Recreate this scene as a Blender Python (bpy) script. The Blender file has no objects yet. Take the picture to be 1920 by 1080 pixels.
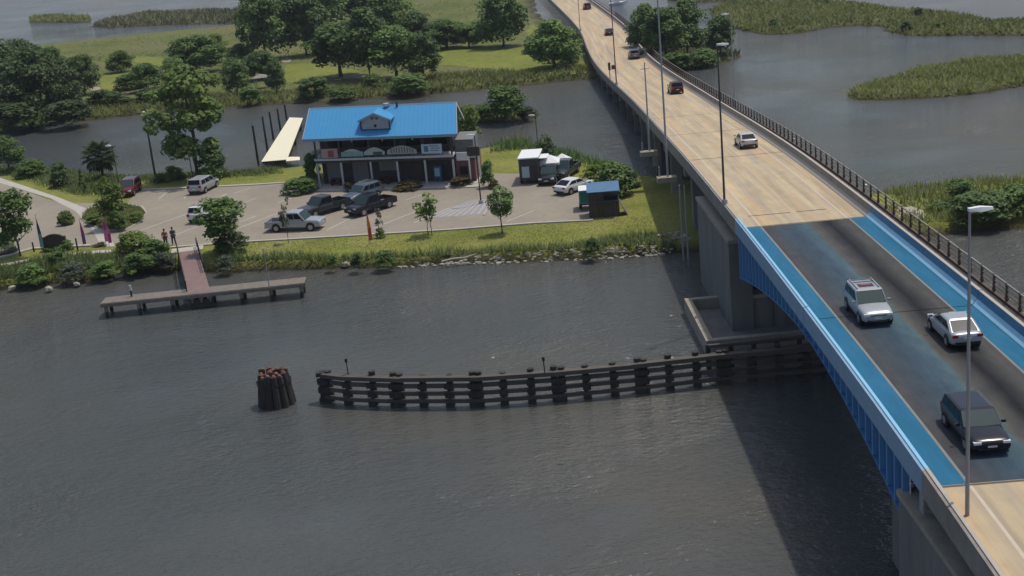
import bpy, bmesh, math, random
import numpy as np
from mathutils import Vector, Matrix
PI = math.pi
sc = bpy.context.scene
# ------------------------------------------------------------------ camera, sky, sun, exposure
CAMZ = 31.6
FPX = 2500.0                       # focal length in photo pixels (photo 1920 wide)
PITCH = math.radians(16.63); ROLL = math.radians(5.404)
_fwd = np.array([0, math.cos(PITCH), -math.sin(PITCH)])
_r0 = np.array([1.0, 0, 0]); _u0 = np.cross(_r0, _fwd)
_right = math.cos(ROLL) * _r0 - math.sin(ROLL) * _u0
_up = math.cos(ROLL) * _u0 + math.sin(ROLL) * _r0
cam_d = bpy.data.cameras.new('camera'); cam = bpy.data.objects.new('camera', cam_d)
sc.collection.objects.link(cam)
cam_d.sensor_width = 36; cam_d.lens = FPX / 1920 * 36; cam_d.clip_start = .5; cam_d.clip_end = 30000
M = Matrix(((_right[0], _up[0], -_fwd[0]), (_right[1], _up[1], -_fwd[1]), (_right[2], _up[2], -_fwd[2])))
cam.matrix_world = Matrix.Translation((0, 0, CAMZ)) @ M.to_4x4()
sc.camera = cam

SUN_EL = math.radians(69); SUN_AZ = math.radians(58)      # azimuth from +Y towards +X
w = bpy.data.worlds.new('World'); sc.world = w; w.use_nodes = True
nt = w.node_tree; bg = nt.nodes['Background']
sky = nt.nodes.new('ShaderNodeTexSky'); sky.sky_type = 'NISHITA'; sky.sun_disc = False
sky.sun_elevation = SUN_EL; sky.sun_rotation = SUN_AZ; sky.dust_density = 2.5; sky.air_density = 1.0; sky.ozone_density = 1.0
hs = nt.nodes.new('ShaderNodeHueSaturation'); hs.inputs['Saturation'].default_value = 1.0
nt.links.new(sky.outputs[0], hs.inputs['Color']); nt.links.new(hs.outputs[0], bg.inputs['Color'])
bg.inputs['Strength'].default_value = .142
sd = bpy.data.lights.new('sun', 'SUN'); sun = bpy.data.objects.new('sun', sd); sc.collection.objects.link(sun)
sd.energy = 2.9; sd.angle = math.radians(1.2); sd.color = (1, .95, .87)
sv = Vector((math.sin(SUN_AZ) * math.cos(SUN_EL), math.cos(SUN_AZ) * math.cos(SUN_EL), math.sin(SUN_EL)))
sun.rotation_euler = sv.to_track_quat('Z', 'Y').to_euler(); sun.location = (0, 0, 120)
sc.view_settings.view_transform = 'Standard'; sc.view_settings.look = 'None'
sc.view_settings.exposure = -.17; sc.view_settings.gamma = 1; sc.view_settings.use_curve_mapping = False

# ------------------------------------------------------------------ helpers
def G(px, py, z=0.0):                                     # the spot on the level z seen at a photo position
    d = _fwd + _right * (px - 960) / FPX - _up * (py - 540) / FPX
    t = (z - CAMZ) / d[2]
    return Vector((d[0] * t, d[1] * t, z))
def PX(v):
    q = np.array([v[0], v[1], v[2] - CAMZ]); z = q @ _fwd
    return 960 + FPX * (q @ _right) / z, 540 - FPX * (q @ _up) / z
def SCL(v):                                               # photo pixels per metre at a point
    q = np.array([v[0], v[1], v[2] - CAMZ]); return FPX / (q @ _fwd)
def hgt(base, top_py):                                    # height of an upright thing whose top is at that row
    b = PX(base)[1]; c = PX((base[0], base[1], base[2] + 1))[1]
    return max(.1, (b - top_py) / (b - c))
def col(*a): return (*a, 1)
MATS = {}
def mat(name, c, rough=.7, metal=0, c2=None, scale=1.0, detail=4, amt=.5, bump=0, bscale=None, spec=.5, stretch=None, coord='Object', coat=0):
    if name in MATS: return MATS[name]
    m = bpy.data.materials.new(name); m.use_nodes = True; t = m.node_tree; b = t.nodes['Principled BSDF']
    b.inputs['Roughness'].default_value = rough; b.inputs['Metallic'].default_value = metal
    b.inputs['Specular IOR Level'].default_value = spec; b.inputs['Coat Weight'].default_value = coat
    b.inputs['Base Color'].default_value = col(*c)
    tc = t.nodes.new('ShaderNodeTexCoord'); mp = t.nodes.new('ShaderNodeMapping'); t.links.new(tc.outputs[coord], mp.inputs[0])
    if stretch: mp.inputs['Scale'].default_value = stretch
    if c2:
        n = t.nodes.new('ShaderNodeTexNoise'); n.inputs['Scale'].default_value = scale; n.inputs['Detail'].default_value = detail; n.inputs['Roughness'].default_value = .65
        t.links.new(mp.outputs[0], n.inputs['Vector'])
        r = t.nodes.new('ShaderNodeValToRGB'); r.color_ramp.elements[0].position = .5 - amt * .5; r.color_ramp.elements[1].position = .5 + amt * .5
        r.color_ramp.elements[0].color = col(*c); r.color_ramp.elements[1].color = col(*c2)
        t.links.new(n.outputs[0], r.inputs[0]); t.links.new(r.outputs[0], b.inputs['Base Color'])
    if bump:
        n2 = t.nodes.new('ShaderNodeTexNoise'); n2.inputs['Scale'].default_value = bscale or scale * 4; n2.inputs['Detail'].default_value = 5
        t.links.new(mp.outputs[0], n2.inputs['Vector'])
        bu = t.nodes.new('ShaderNodeBump'); bu.inputs['Strength'].default_value = bump; bu.inputs['Distance'].default_value = .1
        t.links.new(n2.outputs[0], bu.inputs['Height']); t.links.new(bu.outputs[0], b.inputs['Normal'])
    MATS[name] = m; return m
def ramp(t, src, stops):
    r = t.nodes.new('ShaderNodeValToRGB'); e = r.color_ramp.elements
    while len(e) < len(stops): e.new(.5)
    for x, (p, c) in zip(e, stops): x.position = p; x.color = col(*c)
    t.links.new(src, r.inputs[0]); return r.outputs[0]
def noise(t, vec, scale, detail=4, rough=.6):
    n = t.nodes.new('ShaderNodeTexNoise'); n.inputs['Scale'].default_value = scale; n.inputs['Detail'].default_value = detail; n.inputs['Roughness'].default_value = rough
    if vec is not None: t.links.new(vec, n.inputs['Vector'])
    return n.outputs[0]
def mapping(t, coord, scale=(1, 1, 1), rot=(0, 0, 0)):
    tc = t.nodes.new('ShaderNodeTexCoord'); mp = t.nodes.new('ShaderNodeMapping'); mp.inputs['Scale'].default_value = scale; mp.inputs['Rotation'].default_value = rot
    t.links.new(tc.outputs[coord], mp.inputs[0]); return mp.outputs[0]
def mix(t, fac, a, b, mode='MIX'):
    n = t.nodes.new('ShaderNodeMix'); n.data_type = 'RGBA'; n.blend_type = mode
    for s, v in ((0, fac), (6, a), (7, b)):
        if isinstance(v, (int, float)): n.inputs[s].default_value = v
        elif isinstance(v, tuple): n.inputs[s].default_value = col(*v)
        else: t.links.new(v, n.inputs[s])
    return n.outputs[2]
COL = sc.collection
class MB:
    def __init__(s, off=(0, 0, 0)): s.v = []; s.f = []; s.off = Vector(off); s.uv = None
    def add(s, vs, fs):
        n = len(s.v); s.v += [tuple(Vector(v) - s.off) for v in vs]; s.f += [tuple(i + n for i in f) for f in fs]; return s
    def box(s, c, d, rz=0, taper=1.0):
        x, y, z = (k / 2 for k in d); ca, sa = math.cos(rz), math.sin(rz); P = []
        for k, tp in ((-z, 1), (z, taper)):
            for a, b in ((-x, -y), (x, -y), (x, y), (-x, y)):
                a *= tp; b *= tp; P.append((c[0] + a * ca - b * sa, c[1] + a * sa + b * ca, c[2] + k))
        return s.add(P, [(3, 2, 1, 0), (4, 5, 6, 7), (0, 1, 5, 4), (1, 2, 6, 5), (2, 3, 7, 6), (3, 0, 4, 7)])
    def cyl(s, a, b, r0, r1=None, n=8, cap=True):
        r1 = r0 if r1 is None else r1; a = Vector(a); b = Vector(b); d = (b - a)
        q = d.to_track_quat('Z', 'Y'); P = []
        for p, r in ((a, r0), (b, r1)):
            for i in range(n): P.append(p + q @ Vector((r * math.cos(2 * PI * i / n), r * math.sin(2 * PI * i / n), 0)))
        F = [(i, (i + 1) % n, n + (i + 1) % n, n + i) for i in range(n)]
        if cap: F += [tuple(range(n - 1, -1, -1)), tuple(range(n, 2 * n))]
        return s.add(P, F)
    def tube(s, pts, rs, n=6):
        P = []; F = []
        for k, p in enumerate(pts):
            p = Vector(p); a = Vector(pts[max(k - 1, 0)]); b = Vector(pts[min(k + 1, len(pts) - 1)])
            q = (b - a).to_track_quat('Z', 'Y')
            for i in range(n): P.append(p + q @ Vector((rs[k] * math.cos(2 * PI * i / n), rs[k] * math.sin(2 * PI * i / n), 0)))
        for k in range(len(pts) - 1):
            for i in range(n): F.append((k * n + i, k * n + (i + 1) % n, (k + 1) * n + (i + 1) % n, (k + 1) * n + i))
        F += [tuple(range(n - 1, -1, -1)), tuple(range((len(pts) - 1) * n, len(pts) * n))]
        return s.add(P, F)
    def loft(s, secs, closed=True, cap=True):
        n = len(secs[0]); P = [p for sec in secs for p in sec]; F = []
        m = n if closed else n - 1
        for k in range(len(secs) - 1):
            for i in range(m): F.append((k * n + i, k * n + (i + 1) % n, (k + 1) * n + (i + 1) % n, (k + 1) * n + i))
        if cap and closed: F += [tuple(range(n - 1, -1, -1)), tuple(range((len(secs) - 1) * n, len(secs) * n))]
        return s.add(P, F)
    def quad(s, *p): return s.add(p, [tuple(range(len(p)))])
    def slab(s, pts, z0, z1):                              # vertical prism over a plan outline
        n = len(pts); P = [(p[0], p[1], z0) for p in pts] + [(p[0], p[1], z1) for p in pts]
        return s.add(P, [tuple(range(n - 1, -1, -1)), tuple(range(n, 2 * n))] + [(i, (i + 1) % n, n + (i + 1) % n, n + i) for i in range(n)])
    def mesh(s, name, m, smooth=False, fix=True):
        me = bpy.data.meshes.new(name); me.from_pydata(s.v, [], s.f)
        if s.uv is not None:
            l = me.uv_layers.new(name='UVMap'); vi = np.zeros(len(me.loops), int); me.loops.foreach_get('vertex_index', vi)
            l.data.foreach_set('uv', np.array(s.uv, float)[vi].ravel())
        if fix:
            b = bmesh.new(); b.from_mesh(me); bmesh.ops.recalc_face_normals(b, faces=b.faces); b.to_mesh(me); b.free()
        if m: me.materials.append(m)
        if smooth: me.polygons.foreach_set('use_smooth', [True] * len(me.polygons))
        me.update(); return me
    def build(s, name, m, parent=None, smooth=False, loc=None, fix=True):
        o = bpy.data.objects.new(name, s.mesh(name, m, smooth, fix)); COL.objects.link(o)
        if parent: o.parent = parent
        if loc is not None: o.location = loc
        return o
def tag(o, label=None, cat=None, group=None, kind=None):
    for k, v in (('label', label), ('category', cat), ('group', group), ('kind', kind)):
        if v: o[k] = v
    return o
def thing(name, loc, label, cat, group=None, rz=0):
    o = bpy.data.objects.new(name, None); COL.objects.link(o); o.location = loc; o.rotation_euler = (0, 0, rz); o.empty_display_size = .3
    return tag(o, label, cat, group)
def copy_tree(o, parent=None):
    c = o.copy(); COL.objects.link(c)
    if parent: c.parent = parent
    for ch in list(o.children): copy_tree(ch, c)
    return c
def npmesh(name, V, F, m, tint=None):                      # fast triangle or quad soup
    me = bpy.data.meshes.new(name); V = np.asarray(V, np.float32); F = np.asarray(F, np.int32); k = F.shape[1]
    me.vertices.add(len(V)); me.vertices.foreach_set('co', V.ravel())
    me.loops.add(F.size); me.loops.foreach_set('vertex_index', F.ravel())
    me.polygons.add(len(F)); me.polygons.foreach_set('loop_start', np.arange(0, F.size, k, dtype=np.int32))
    me.polygons.foreach_set('loop_total', np.full(len(F), k, np.int32))
    if tint is not None:
        a = me.color_attributes.new('tint', 'FLOAT_COLOR', 'CORNER')
        c = np.repeat(np.asarray(tint, np.float32), k); a.data.foreach_set('color', np.stack([c, c, c, np.ones_like(c)], 1).ravel())
    me.materials.append(m); me.update(); return me

# ------------------------------------------------------------------ materials
concrete = mat('weathered concrete', (.17, .155, .13), .85, c2=(.29, .265, .225), scale=.9, bump=.25, bscale=12)
dark_conc = mat('stained pier concrete', (.10, .098, .088), .9, c2=(.215, .21, .19), scale=.7, bump=.3, bscale=5, stretch=(1, 1, .25), amt=.8)
pale_conc = mat('pale concrete cap', (.24, .205, .15), .85, c2=(.36, .32, .25), scale=1.5, bump=.2, bscale=9)
kerbm = mat('kerb concrete', (.34, .31, .26), .85, c2=(.42, .38, .32), scale=2)
blue_metal = mat('blue painted steel', (.045, .16, .34), .5, c2=(.06, .20, .40), scale=1.2, bump=.1, spec=.4)
blue_face = mat('pale blue parapet paint', (.19, .31, .42), .6, c2=(.24, .36, .47), scale=1.5)
blue_edge = mat('light blue parapet cap', (.22, .48, .64), .5)
blue_barr = mat('blue barrier paint', (.05, .17, .28), .6, c2=(.08, .22, .34), scale=1.2)
blue_toe = mat('blue barrier toe with painted skylight and wear', (.24, .50, .66), .5, c2=(.30, .56, .70), scale=2)  # barrier blue lightened: skylight on the slope painted in, along with wear
white_paint = mat('white paint', (.68, .68, .66), .5, c2=(.78, .78, .76), scale=3)
steel = mat('galvanised steel', (.30, .31, .32), .5, .3, c2=(.38, .39, .39), scale=2)
rusty = mat('brown rusted rail steel', (.06, .04, .03), .8, c2=(.13, .075, .045), scale=3)
rail_top = mat('weathered rail cap', (.20, .18, .15), .7)
black_m = mat('black metal', (.015, .016, .017), .5)
dkwood = mat('creosoted timber', (.016, .014, .013), .9, c2=(.05, .043, .036), scale=2, bump=.5, bscale=9, stretch=(1, 1, .3))
walerw = mat('weathered waler timber', (.05, .043, .036), .9, c2=(.115, .098, .08), scale=1.4, bump=.4, bscale=7, stretch=(.25, 1, 1))
pierwood = mat('grey pier timber', (.135, .115, .092), .85, c2=(.22, .19, .155), scale=2, bump=.3, bscale=10)
redwood = mat('reddish walkway boards', (.17, .105, .095), .85, c2=(.235, .155, .14), scale=2)
creamwood = mat('cream dock boards', (.72, .66, .46), .75, c2=(.80, .75, .56), scale=1.5)
rustred = mat('red weathered dolphin top', (.10, .035, .024), .9, c2=(.24, .11, .08), scale=2.5)
rock_m = mat('pale riprap rock', (.26, .23, .17), .95, c2=(.46, .42, .33), scale=1.2, bump=.5, bscale=8)
glass = mat('dark car glass', (.010, .014, .017), .22, spec=.14)
glass2 = mat('greenish windshield glass', (.035, .060, .062), .38, spec=.12)
tyre = mat('tyre rubber', (.012, .012, .012), .8)
rimm = mat('wheel rim alloy', (.35, .35, .36), .35, .6)
grille = mat('black grille plastic', (.01, .01, .011), .45)
lampw = mat('clear lamp lens', (.7, .72, .74), .15, spec=.8)
lampr = mat('red tail lamp lens', (.28, .01, .01), .25)
plate = mat('number plate', (.6, .6, .55), .5)
roof_blue = mat('blue standing seam roof', (.035, .235, .45), .5, c2=(.045, .26, .49), scale=.5, spec=.4)
skin_m = mat('skin', (.36, .22, .16), .6)
# ------------------------------------------------------------------ water, earth, grass materials
HAZE = .00011
def water_mat():
    m = bpy.data.materials.new('murky river water'); m.use_nodes = True; t = m.node_tree; b = t.nodes['Principled BSDF']
    b.inputs['Roughness'].default_value = .06; b.inputs['IOR'].default_value = 1.33
    v = mapping(t, 'Object'); vs = mapping(t, 'Object', (1, 1, 1), (0, 0, .5))
    big = noise(t, v, .022, 6, .6)
    c = ramp(t, big, [(.28, (.055, .062, .061)), (.46, (.067, .073, .069)), (.60, (.084, .081, .068)), (.76, (.108, .092, .066))])
    t.links.new(c, b.inputs['Base Color'])
    st = mapping(t, 'Object', (1.0, 1.7, 1), (0, 0, -.35))
    n1 = noise(t, st, 1.5, 3, .6); n2 = noise(t, st, 4.2, 3, .6); n3 = noise(t, st, .32, 2, .5)
    a = t.nodes.new('ShaderNodeMath'); a.operation = 'MULTIPLY_ADD'; t.links.new(n2, a.inputs[0]); a.inputs[1].default_value = .35; t.links.new(n1, a.inputs[2])
    a2 = t.nodes.new('ShaderNodeMath'); a2.operation = 'MULTIPLY_ADD'; t.links.new(n3, a2.inputs[0]); a2.inputs[1].default_value = 1.1; t.links.new(a.outputs[0], a2.inputs[2])
    bu = t.nodes.new('ShaderNodeBump'); bu.inputs['Distance'].default_value = .42
    wind = ramp(t, noise(t, v, .035, 3, .6), [(.35, (.25, .25, .25)), (.62, (.75, .75, .75))])
    t.links.new(wind, bu.inputs['Strength']); t.links.new(a2.outputs[0], bu.inputs['Height']); t.links.new(bu.outputs[0], b.inputs['Normal'])
    return m
water_m = water_mat()
o = MB().quad((-3000, -1200, 0), (3000, -1200, 0), (3000, 5500, 0), (-3000, 5500, 0)).build('water', water_m); o['kind'] = 'structure'
# faint summer haze over the whole place
hz_ = bpy.data.materials.new('pale summer haze'); hz_.use_nodes = True; t = hz_.node_tree; t.nodes.remove(t.nodes['Principled BSDF'])
pv = t.nodes.new('ShaderNodeVolumePrincipled'); pv.inputs['Color'].default_value = (.86, .92, 1, 1); pv.inputs['Density'].default_value = HAZE; pv.inputs['Anisotropy'].default_value = .2
t.links.new(pv.outputs[0], t.nodes['Material Output'].inputs['Volume'])
o = MB().box((0, 2150, 22.25), (6100, 6800, 48.5)).build('haze', hz_); o['kind'] = 'stuff'; o['label'] = 'faint summer haze over the river'
def earth(name, stops, scale, fine=3.0, mud=True):
    m = bpy.data.materials.new(name); m.use_nodes = True; t = m.node_tree; b = t.nodes['Principled BSDF']
    b.inputs['Roughness'].default_value = .95; b.inputs['Specular IOR Level'].default_value = .15
    v = mapping(t, 'Object'); c = ramp(t, noise(t, v, scale, 5, .62), stops)
    c = mix(t, .55, c, ramp(t, noise(t, v, fine, 4, .7), [(.3, (.5, .5, .5)), (.7, (1.25, 1.25, 1.15))]), 'MULTIPLY')
    if mud:
        s = t.nodes.new('ShaderNodeSeparateXYZ'); t.links.new(v, s.inputs[0])
        mr = t.nodes.new('ShaderNodeMapRange'); mr.inputs[1].default_value = .12; mr.inputs[2].default_value = .72; t.links.new(s.outputs[2], mr.inputs[0])
        c = mix(t, mr.outputs[0], (.050, .044, .022), c)
    t.links.new(c, b.inputs['Base Color'])
    bu = t.nodes.new('ShaderNodeBump'); bu.inputs['Strength'].default_value = .6; bu.inputs['Distance'].default_value = .25
    t.links.new(noise(t, v, fine * 2, 4), bu.inputs['Height']); t.links.new(bu.outputs[0], b.inputs['Normal'])
    return m
lawn_m = earth('mown lawn', [(.3, (.14, .165, .032)), (.5, (.205, .215, .048)), (.72, (.26, .25, .08))], .16, 2.2)
marsh_m = earth('marsh ground', [(.3, (.085, .105, .03)), (.5, (.13, .145, .045)), (.68, (.155, .14, .07))], .05, .8)
bright_m = earth('bright meadow', [(.3, (.13, .16, .03)), (.6, (.19, .205, .045)), (.8, (.21, .20, .06))], .05, .9)
bed_m = earth('planting bed soil and turf', [(.3, (.06, .08, .02)), (.6, (.10, .12, .03)), (.8, (.12, .10, .05))], .3, 2.0, False)
def leafmat(name, dark, light, trans=.34, upw=None):
    m = bpy.data.materials.new(name); m.use_nodes = True; t = m.node_tree; b = t.nodes['Principled BSDF']
    at = t.nodes.new('ShaderNodeAttribute'); at.attribute_name = 'tint'
    oi = t.nodes.new('ShaderNodeObjectInfo')
    c = ramp(t, at.outputs['Fac'], [(0, dark), (1, light)])
    h = t.nodes.new('ShaderNodeHueSaturation'); t.links.new(c, h.inputs['Color'])
    mr = t.nodes.new('ShaderNodeMapRange'); mr.inputs[3].default_value = .8; mr.inputs[4].default_value = 1.2; t.links.new(oi.outputs['Random'], mr.inputs[0]); t.links.new(mr.outputs[0], h.inputs['Value'])
    t.links.new(h.outputs[0], b.inputs['Base Color']); b.inputs['Roughness'].default_value = .6; b.inputs['Specular IOR Level'].default_value = .3
    tr = t.nodes.new('ShaderNodeBsdfTranslucent'); t.links.new(h.outputs[0], tr.inputs['Color'])
    # normals bent towards upright to brighten the foliage, not the faces' true tilt
    g = t.nodes.new('ShaderNodeNewGeometry'); vm = t.nodes.new('ShaderNodeVectorMath'); vm.operation = 'ADD'; vm.inputs[1].default_value = (0, 0, upw if upw is not None else (1.2 if 'blades' in name else .85))
    vn = t.nodes.new('ShaderNodeVectorMath'); vn.operation = 'NORMALIZE'; t.links.new(g.outputs['Normal'], vm.inputs[0]); t.links.new(vm.outputs[0], vn.inputs[0]); t.links.new(vn.outputs[0], b.inputs['Normal'])
    ms = t.nodes.new('ShaderNodeMixShader'); ms.inputs[0].default_value = trans
    t.links.new(b.outputs[0], ms.inputs[1]); t.links.new(tr.outputs[0], ms.inputs[2]); t.links.new(ms.outputs[0], t.nodes['Material Output'].inputs[0])
    return m
L_oak = leafmat('dark oak leaves', (.056, .100, .024), (.14, .22, .052))
L_mid = leafmat('mid green leaves', (.078, .145, .030), (.18, .275, .062))
L_light = leafmat('light green leaves', (.10, .16, .036), (.22, .29, .075), .42)
L_yell = leafmat('yellow green leaves', (.10, .155, .022), (.20, .27, .045), .42)
L_dark = leafmat('very dark leaves', (.046, .078, .026), (.11, .165, .050))
L_palm = leafmat('palm fronds', (.030, .060, .020), (.09, .13, .045))
L_grey = leafmat('grey green shrub leaves', (.06, .08, .045), (.12, .15, .09))
L_red = leafmat('reddish shrub leaves', (.07, .05, .02), (.13, .12, .035))
B_marsh = leafmat('marsh grass blades', (.12, .15, .030), (.24, .26, .075), .5)
B_olive = leafmat('olive marsh blades', (.075, .085, .03), (.16, .16, .07), .42)
B_reed = leafmat('green reed blades', (.085, .13, .030), (.19, .235, .072), .5)
B_bright = leafmat('bright reed blades', (.08, .15, .02), (.15, .24, .04), .35)
B_lawn = leafmat('lawn blades', (.12, .145, .03), (.24, .245, .07), .4)
bark = mat('grey bark', (.05, .042, .033), .9, c2=(.10, .085, .065), scale=3)

# ------------------------------------------------------------------ terrain
rng = np.random.default_rng(5)
def sdist(P, poly):                                        # signed distance to a plan outline (positive inside)
    P = np.asarray(P, float); n = len(poly); d = np.full(len(P), 1e9); ins = np.zeros(len(P), bool)
    for i in range(n):
        a = np.array(poly[i][:2]); b = np.array(poly[(i + 1) % n][:2]); ab = b - a
        tt = np.clip(((P - a) @ ab) / (ab @ ab + 1e-9), 0, 1); q = P - (a + tt[:, None] * ab)
        d = np.minimum(d, np.hypot(q[:, 0], q[:, 1]))
        c = ((a[1] > P[:, 1]) != (b[1] > P[:, 1])) & (P[:, 0] < (b[0] - a[0]) * (P[:, 1] - a[1]) / (b[1] - a[1] + 1e-12) + a[0])
        ins ^= c
    return np.where(ins, d, -d)
def vnoise(x, y, s, seed=0):
    r = np.random.default_rng(seed); out = 0
    for k in range(4):
        a, b, ph, fq = r.uniform(-1, 1), r.uniform(-1, 1), r.uniform(0, 6.28), s * (1.6 ** k)
        q = math.hypot(a, b) + 1e-6; out = out + np.sin((a * x + b * y) / q * fq + ph + 1.5 * np.sin((b * x - a * y) / q * fq * .7 + ph)) / (k + 1)
    return out / 2.1
def wl(pts, z=0.0): return [tuple(G(*p, z)[:2]) for p in pts]
def terrain(name, poly, cell, hmax, slope, m, rough=.0, seed=1, edge=.6):
    A = np.array(poly); x0, y0 = A.min(0) - 3 * cell; x1, y1 = A.max(0) + 3 * cell
    nx = int((x1 - x0) / cell) + 2; ny = int((y1 - y0) / cell) + 2
    X, Y = np.meshgrid(x0 + np.arange(nx) * cell, y0 + np.arange(ny) * cell)
    P = np.stack([X.ravel(), Y.ravel()], 1); d = sdist(P, poly) + edge * vnoise(P[:, 0], P[:, 1], .55, seed)
    z = np.clip(d / slope, -1, 1); z = np.where(z > 0, hmax * (1 - (1 - z) ** 2), hmax * z)
    if rough: z = z + rough * vnoise(P[:, 0], P[:, 1], .35, seed + 7) * np.clip((d - slope) / slope, 0, 1)
    keep = d > -slope; idx = np.arange(nx * ny).reshape(ny, nx)
    q = np.stack([idx[:-1, :-1], idx[:-1, 1:], idx[1:, 1:], idx[1:, :-1]], -1).reshape(-1, 4)
    q = q[keep[q].any(1)]; V = np.stack([P[:, 0], P[:, 1], z], 1)
    used = np.unique(q); mp = np.full(len(V), -1); mp[used] = np.arange(len(used))
    me = npmesh(name, V[used], mp[q], m); me.polygons.foreach_set('use_smooth', [True] * len(me.polygons))
    o = bpy.data.objects.new(name, me); COL.objects.link(o); o['kind'] = 'structure'; return o
LZ = 1.0
A_px = [(-260, 560), (0, 545), (90, 533), (200, 522), (330, 508), (400, 512), (520, 508), (640, 505), (760, 500), (860, 493), (1000, 490),
        (1130, 485), (1230, 479), (1280, 474), (1400, 462), (1560, 450), (1740, 441), (1920, 430), (2150, 415),
        (2200, 335), (1920, 345), (1790, 352), (1690, 372), (1560, 368), (1400, 355), (1280, 345), (1195, 330), (1120, 308), (1050, 290), (950, 276), (880, 290), (790, 305),
        (700, 308), (560, 320), (480, 330), (400, 333), (240, 338), (100, 322), (0, 318), (-260, 300)]
A_poly = wl(A_px)
terrain('lawn', A_poly, 1.0, LZ, 3.2, lawn_m, 0, 3, .5)
B_px = [(-500, 262), (0, 243), (100, 233), (250, 217), (430, 201), (500, 198), (640, 190), (760, 181), (900, 169), (1000, 159), (1090, 150), (1150, 146),
        (1150, 118), (1090, 92), (1050, 62), (1020, 42), (1003, 22), (996, -10), (960, -60), (700, -55), (560, 2), (505, 14), (470, 30), (462, 47), (330, 60), (200, 73), (95, 85), (0, 92), (-500, 110)]
B_poly = wl(B_px)
terrain('far_ground', B_poly, 2.5, .8, 5, marsh_m, 0, 11, 1.2)
def isle(name, px, cell, seed, h=.6, m=marsh_m):
    p = wl(px); terrain(name, p, cell, h, 3, m, .1, seed, .9); return p
C_poly = isle('islet_ground', [(850, 232), (905, 230), (960, 230), (1006, 222), (1012, 214), (985, 206), (930, 202), (880, 208), (850, 215)], 1.0, 21)
D_poly = isle('tree_islet_ground', [(1190, 132), (1250, 134), (1300, 132), (1345, 122), (1384, 110), (1388, 100), (1350, 92), (1290, 82), (1230, 78), (1180, 84), (1150, 100)], 1.5, 22)
E_poly = isle('far_marsh_ground', [(1332, 22), (1352, 46), (1390, 57), (1440, 66), (1500, 63), (1560, 51), (1610, 48), (1655, 51), (1672, 62), (1700, 68), (1800, 67), (1920, 67), (2200, 66), (2200, 48), (1920, 42), (1850, 39), (1780, 27), (1700, 22), (1650, 14), (1600, 7), (1500, 4), (1400, 5), (1350, 10)], 2.5, 23)
F_poly = isle('marsh_island_ground', [(1588, 181), (1610, 188), (1660, 188), (1760, 184), (1850, 174), (1920, 162), (2200, 135), (2200, 70), (2050, 90), (1920, 108), (1800, 118), (1720, 133), (1630, 160), (1592, 173)], 1.2, 24)
I1_poly = isle('small_marsh_ground', [(57, 43), (110, 43), (168, 42), (170, 34), (110, 32), (57, 34)], 2.5, 25)
I2_poly = isle('long_marsh_ground', [(172, 50), (200, 53), (300, 48), (400, 45), (468, 43), (560, 30), (560, 14), (470, 20), (380, 22), (280, 27), (200, 38)], 2.5, 26)
J_poly = isle('thin_marsh_ground', [(1255, 2), (1310, 5), (1400, 2), (1400, -8), (1255, -4)], 3, 27)

# blades of grass: one uncountable cover per place
TALL = []
def cover(name, poly, dens, h, wd, m, zf, seed, mask=None, clump=.12, label=None, lo=.1, lean=.35):
    r = np.random.default_rng(seed); A = np.array(poly); x0, y0 = A.min(0); x1, y1 = A.max(0)
    n = int((x1 - x0) * (y1 - y0) * dens); P = np.stack([r.uniform(x0, x1, n), r.uniform(y0, y1, n)], 1)
    d = sdist(P, poly); keep = d > lo
    if mask is not None: keep &= mask(P, d)
    P = P[keep]; d = d[keep]; n = len(P)
    nz = vnoise(P[:, 0], P[:, 1], clump * 6, seed); nz2 = vnoise(P[:, 0], P[:, 1], clump * 1.3, seed + 1)
    H = h * (.65 + .35 * nz + r.uniform(-.25, .3, n)); H = np.maximum(H, .15 * h)
    z = zf(P, d); an = r.uniform(0, PI, n); W = wd * r.uniform(.6, 1.3, n)
    dx = np.cos(an) * W / 2; dy = np.sin(an) * W / 2
    lx = r.normal(0, lean, n) * H; ly = r.normal(0, lean, n) * H
    V = np.empty((n, 3, 3)); V[:, 0] = np.stack([P[:, 0] - dx, P[:, 1] - dy, z - .05], 1); V[:, 1] = np.stack([P[:, 0] + dx, P[:, 1] + dy, z - .05], 1)
    V[:, 2] = np.stack([P[:, 0] + lx, P[:, 1] + ly, z + H], 1)
    tint = np.clip(.5 + .3 * nz2 + .15 * nz + r.uniform(-.25, .25, n), 0, 1)
    o = bpy.data.objects.new(name, npmesh(name, V.reshape(-1, 3), np.arange(n * 3).reshape(-1, 3), m, tint)); COL.objects.link(o)
    return tag(o, label, 'grass', kind='stuff')
def zA(P, d): t = np.clip(d / 3.2, 0, 1); return LZ * (1 - (1 - t) ** 2)
def zI(P, d, h=.6, s=3.0): t = np.clip(d / s, 0, 1); return h * (1 - (1 - t) ** 2)
BED_px = [(-150, 505), (0, 500), (60, 487), (170, 474), (240, 472), (300, 470), (332, 476), (345, 545), (200, 565), (0, 585), (-150, 595)]
BED_poly = wl(BED_px, .8)
strip_poly = wl([(395, 478), (420, 482), (520, 482), (640, 482), (760, 478), (900, 470), (1060, 462), (1150, 446), (1240, 438), (1290, 470), (1240, 505), (1000, 515), (700, 535), (395, 545)], .5)
back_poly = wl([(905, 262), (960, 262), (1060, 284), (1130, 302), (1200, 330), (1215, 350), (1185, 355), (1120, 330), (1075, 318), (1040, 300), (960, 290), (915, 296)], .6)
leftback_poly = wl([(-200, 300), (0, 310), (100, 314), (240, 328), (400, 322), (540, 312), (560, 330), (480, 338), (262, 350), (225, 372), (130, 378), (60, 355), (0, 338), (-200, 300)], .8)
right_poly = wl([(1640, 358), (1790, 345), (1920, 338), (2150, 330), (2150, 425), (1920, 437), (1740, 446), (1640, 442)], .4)
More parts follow.
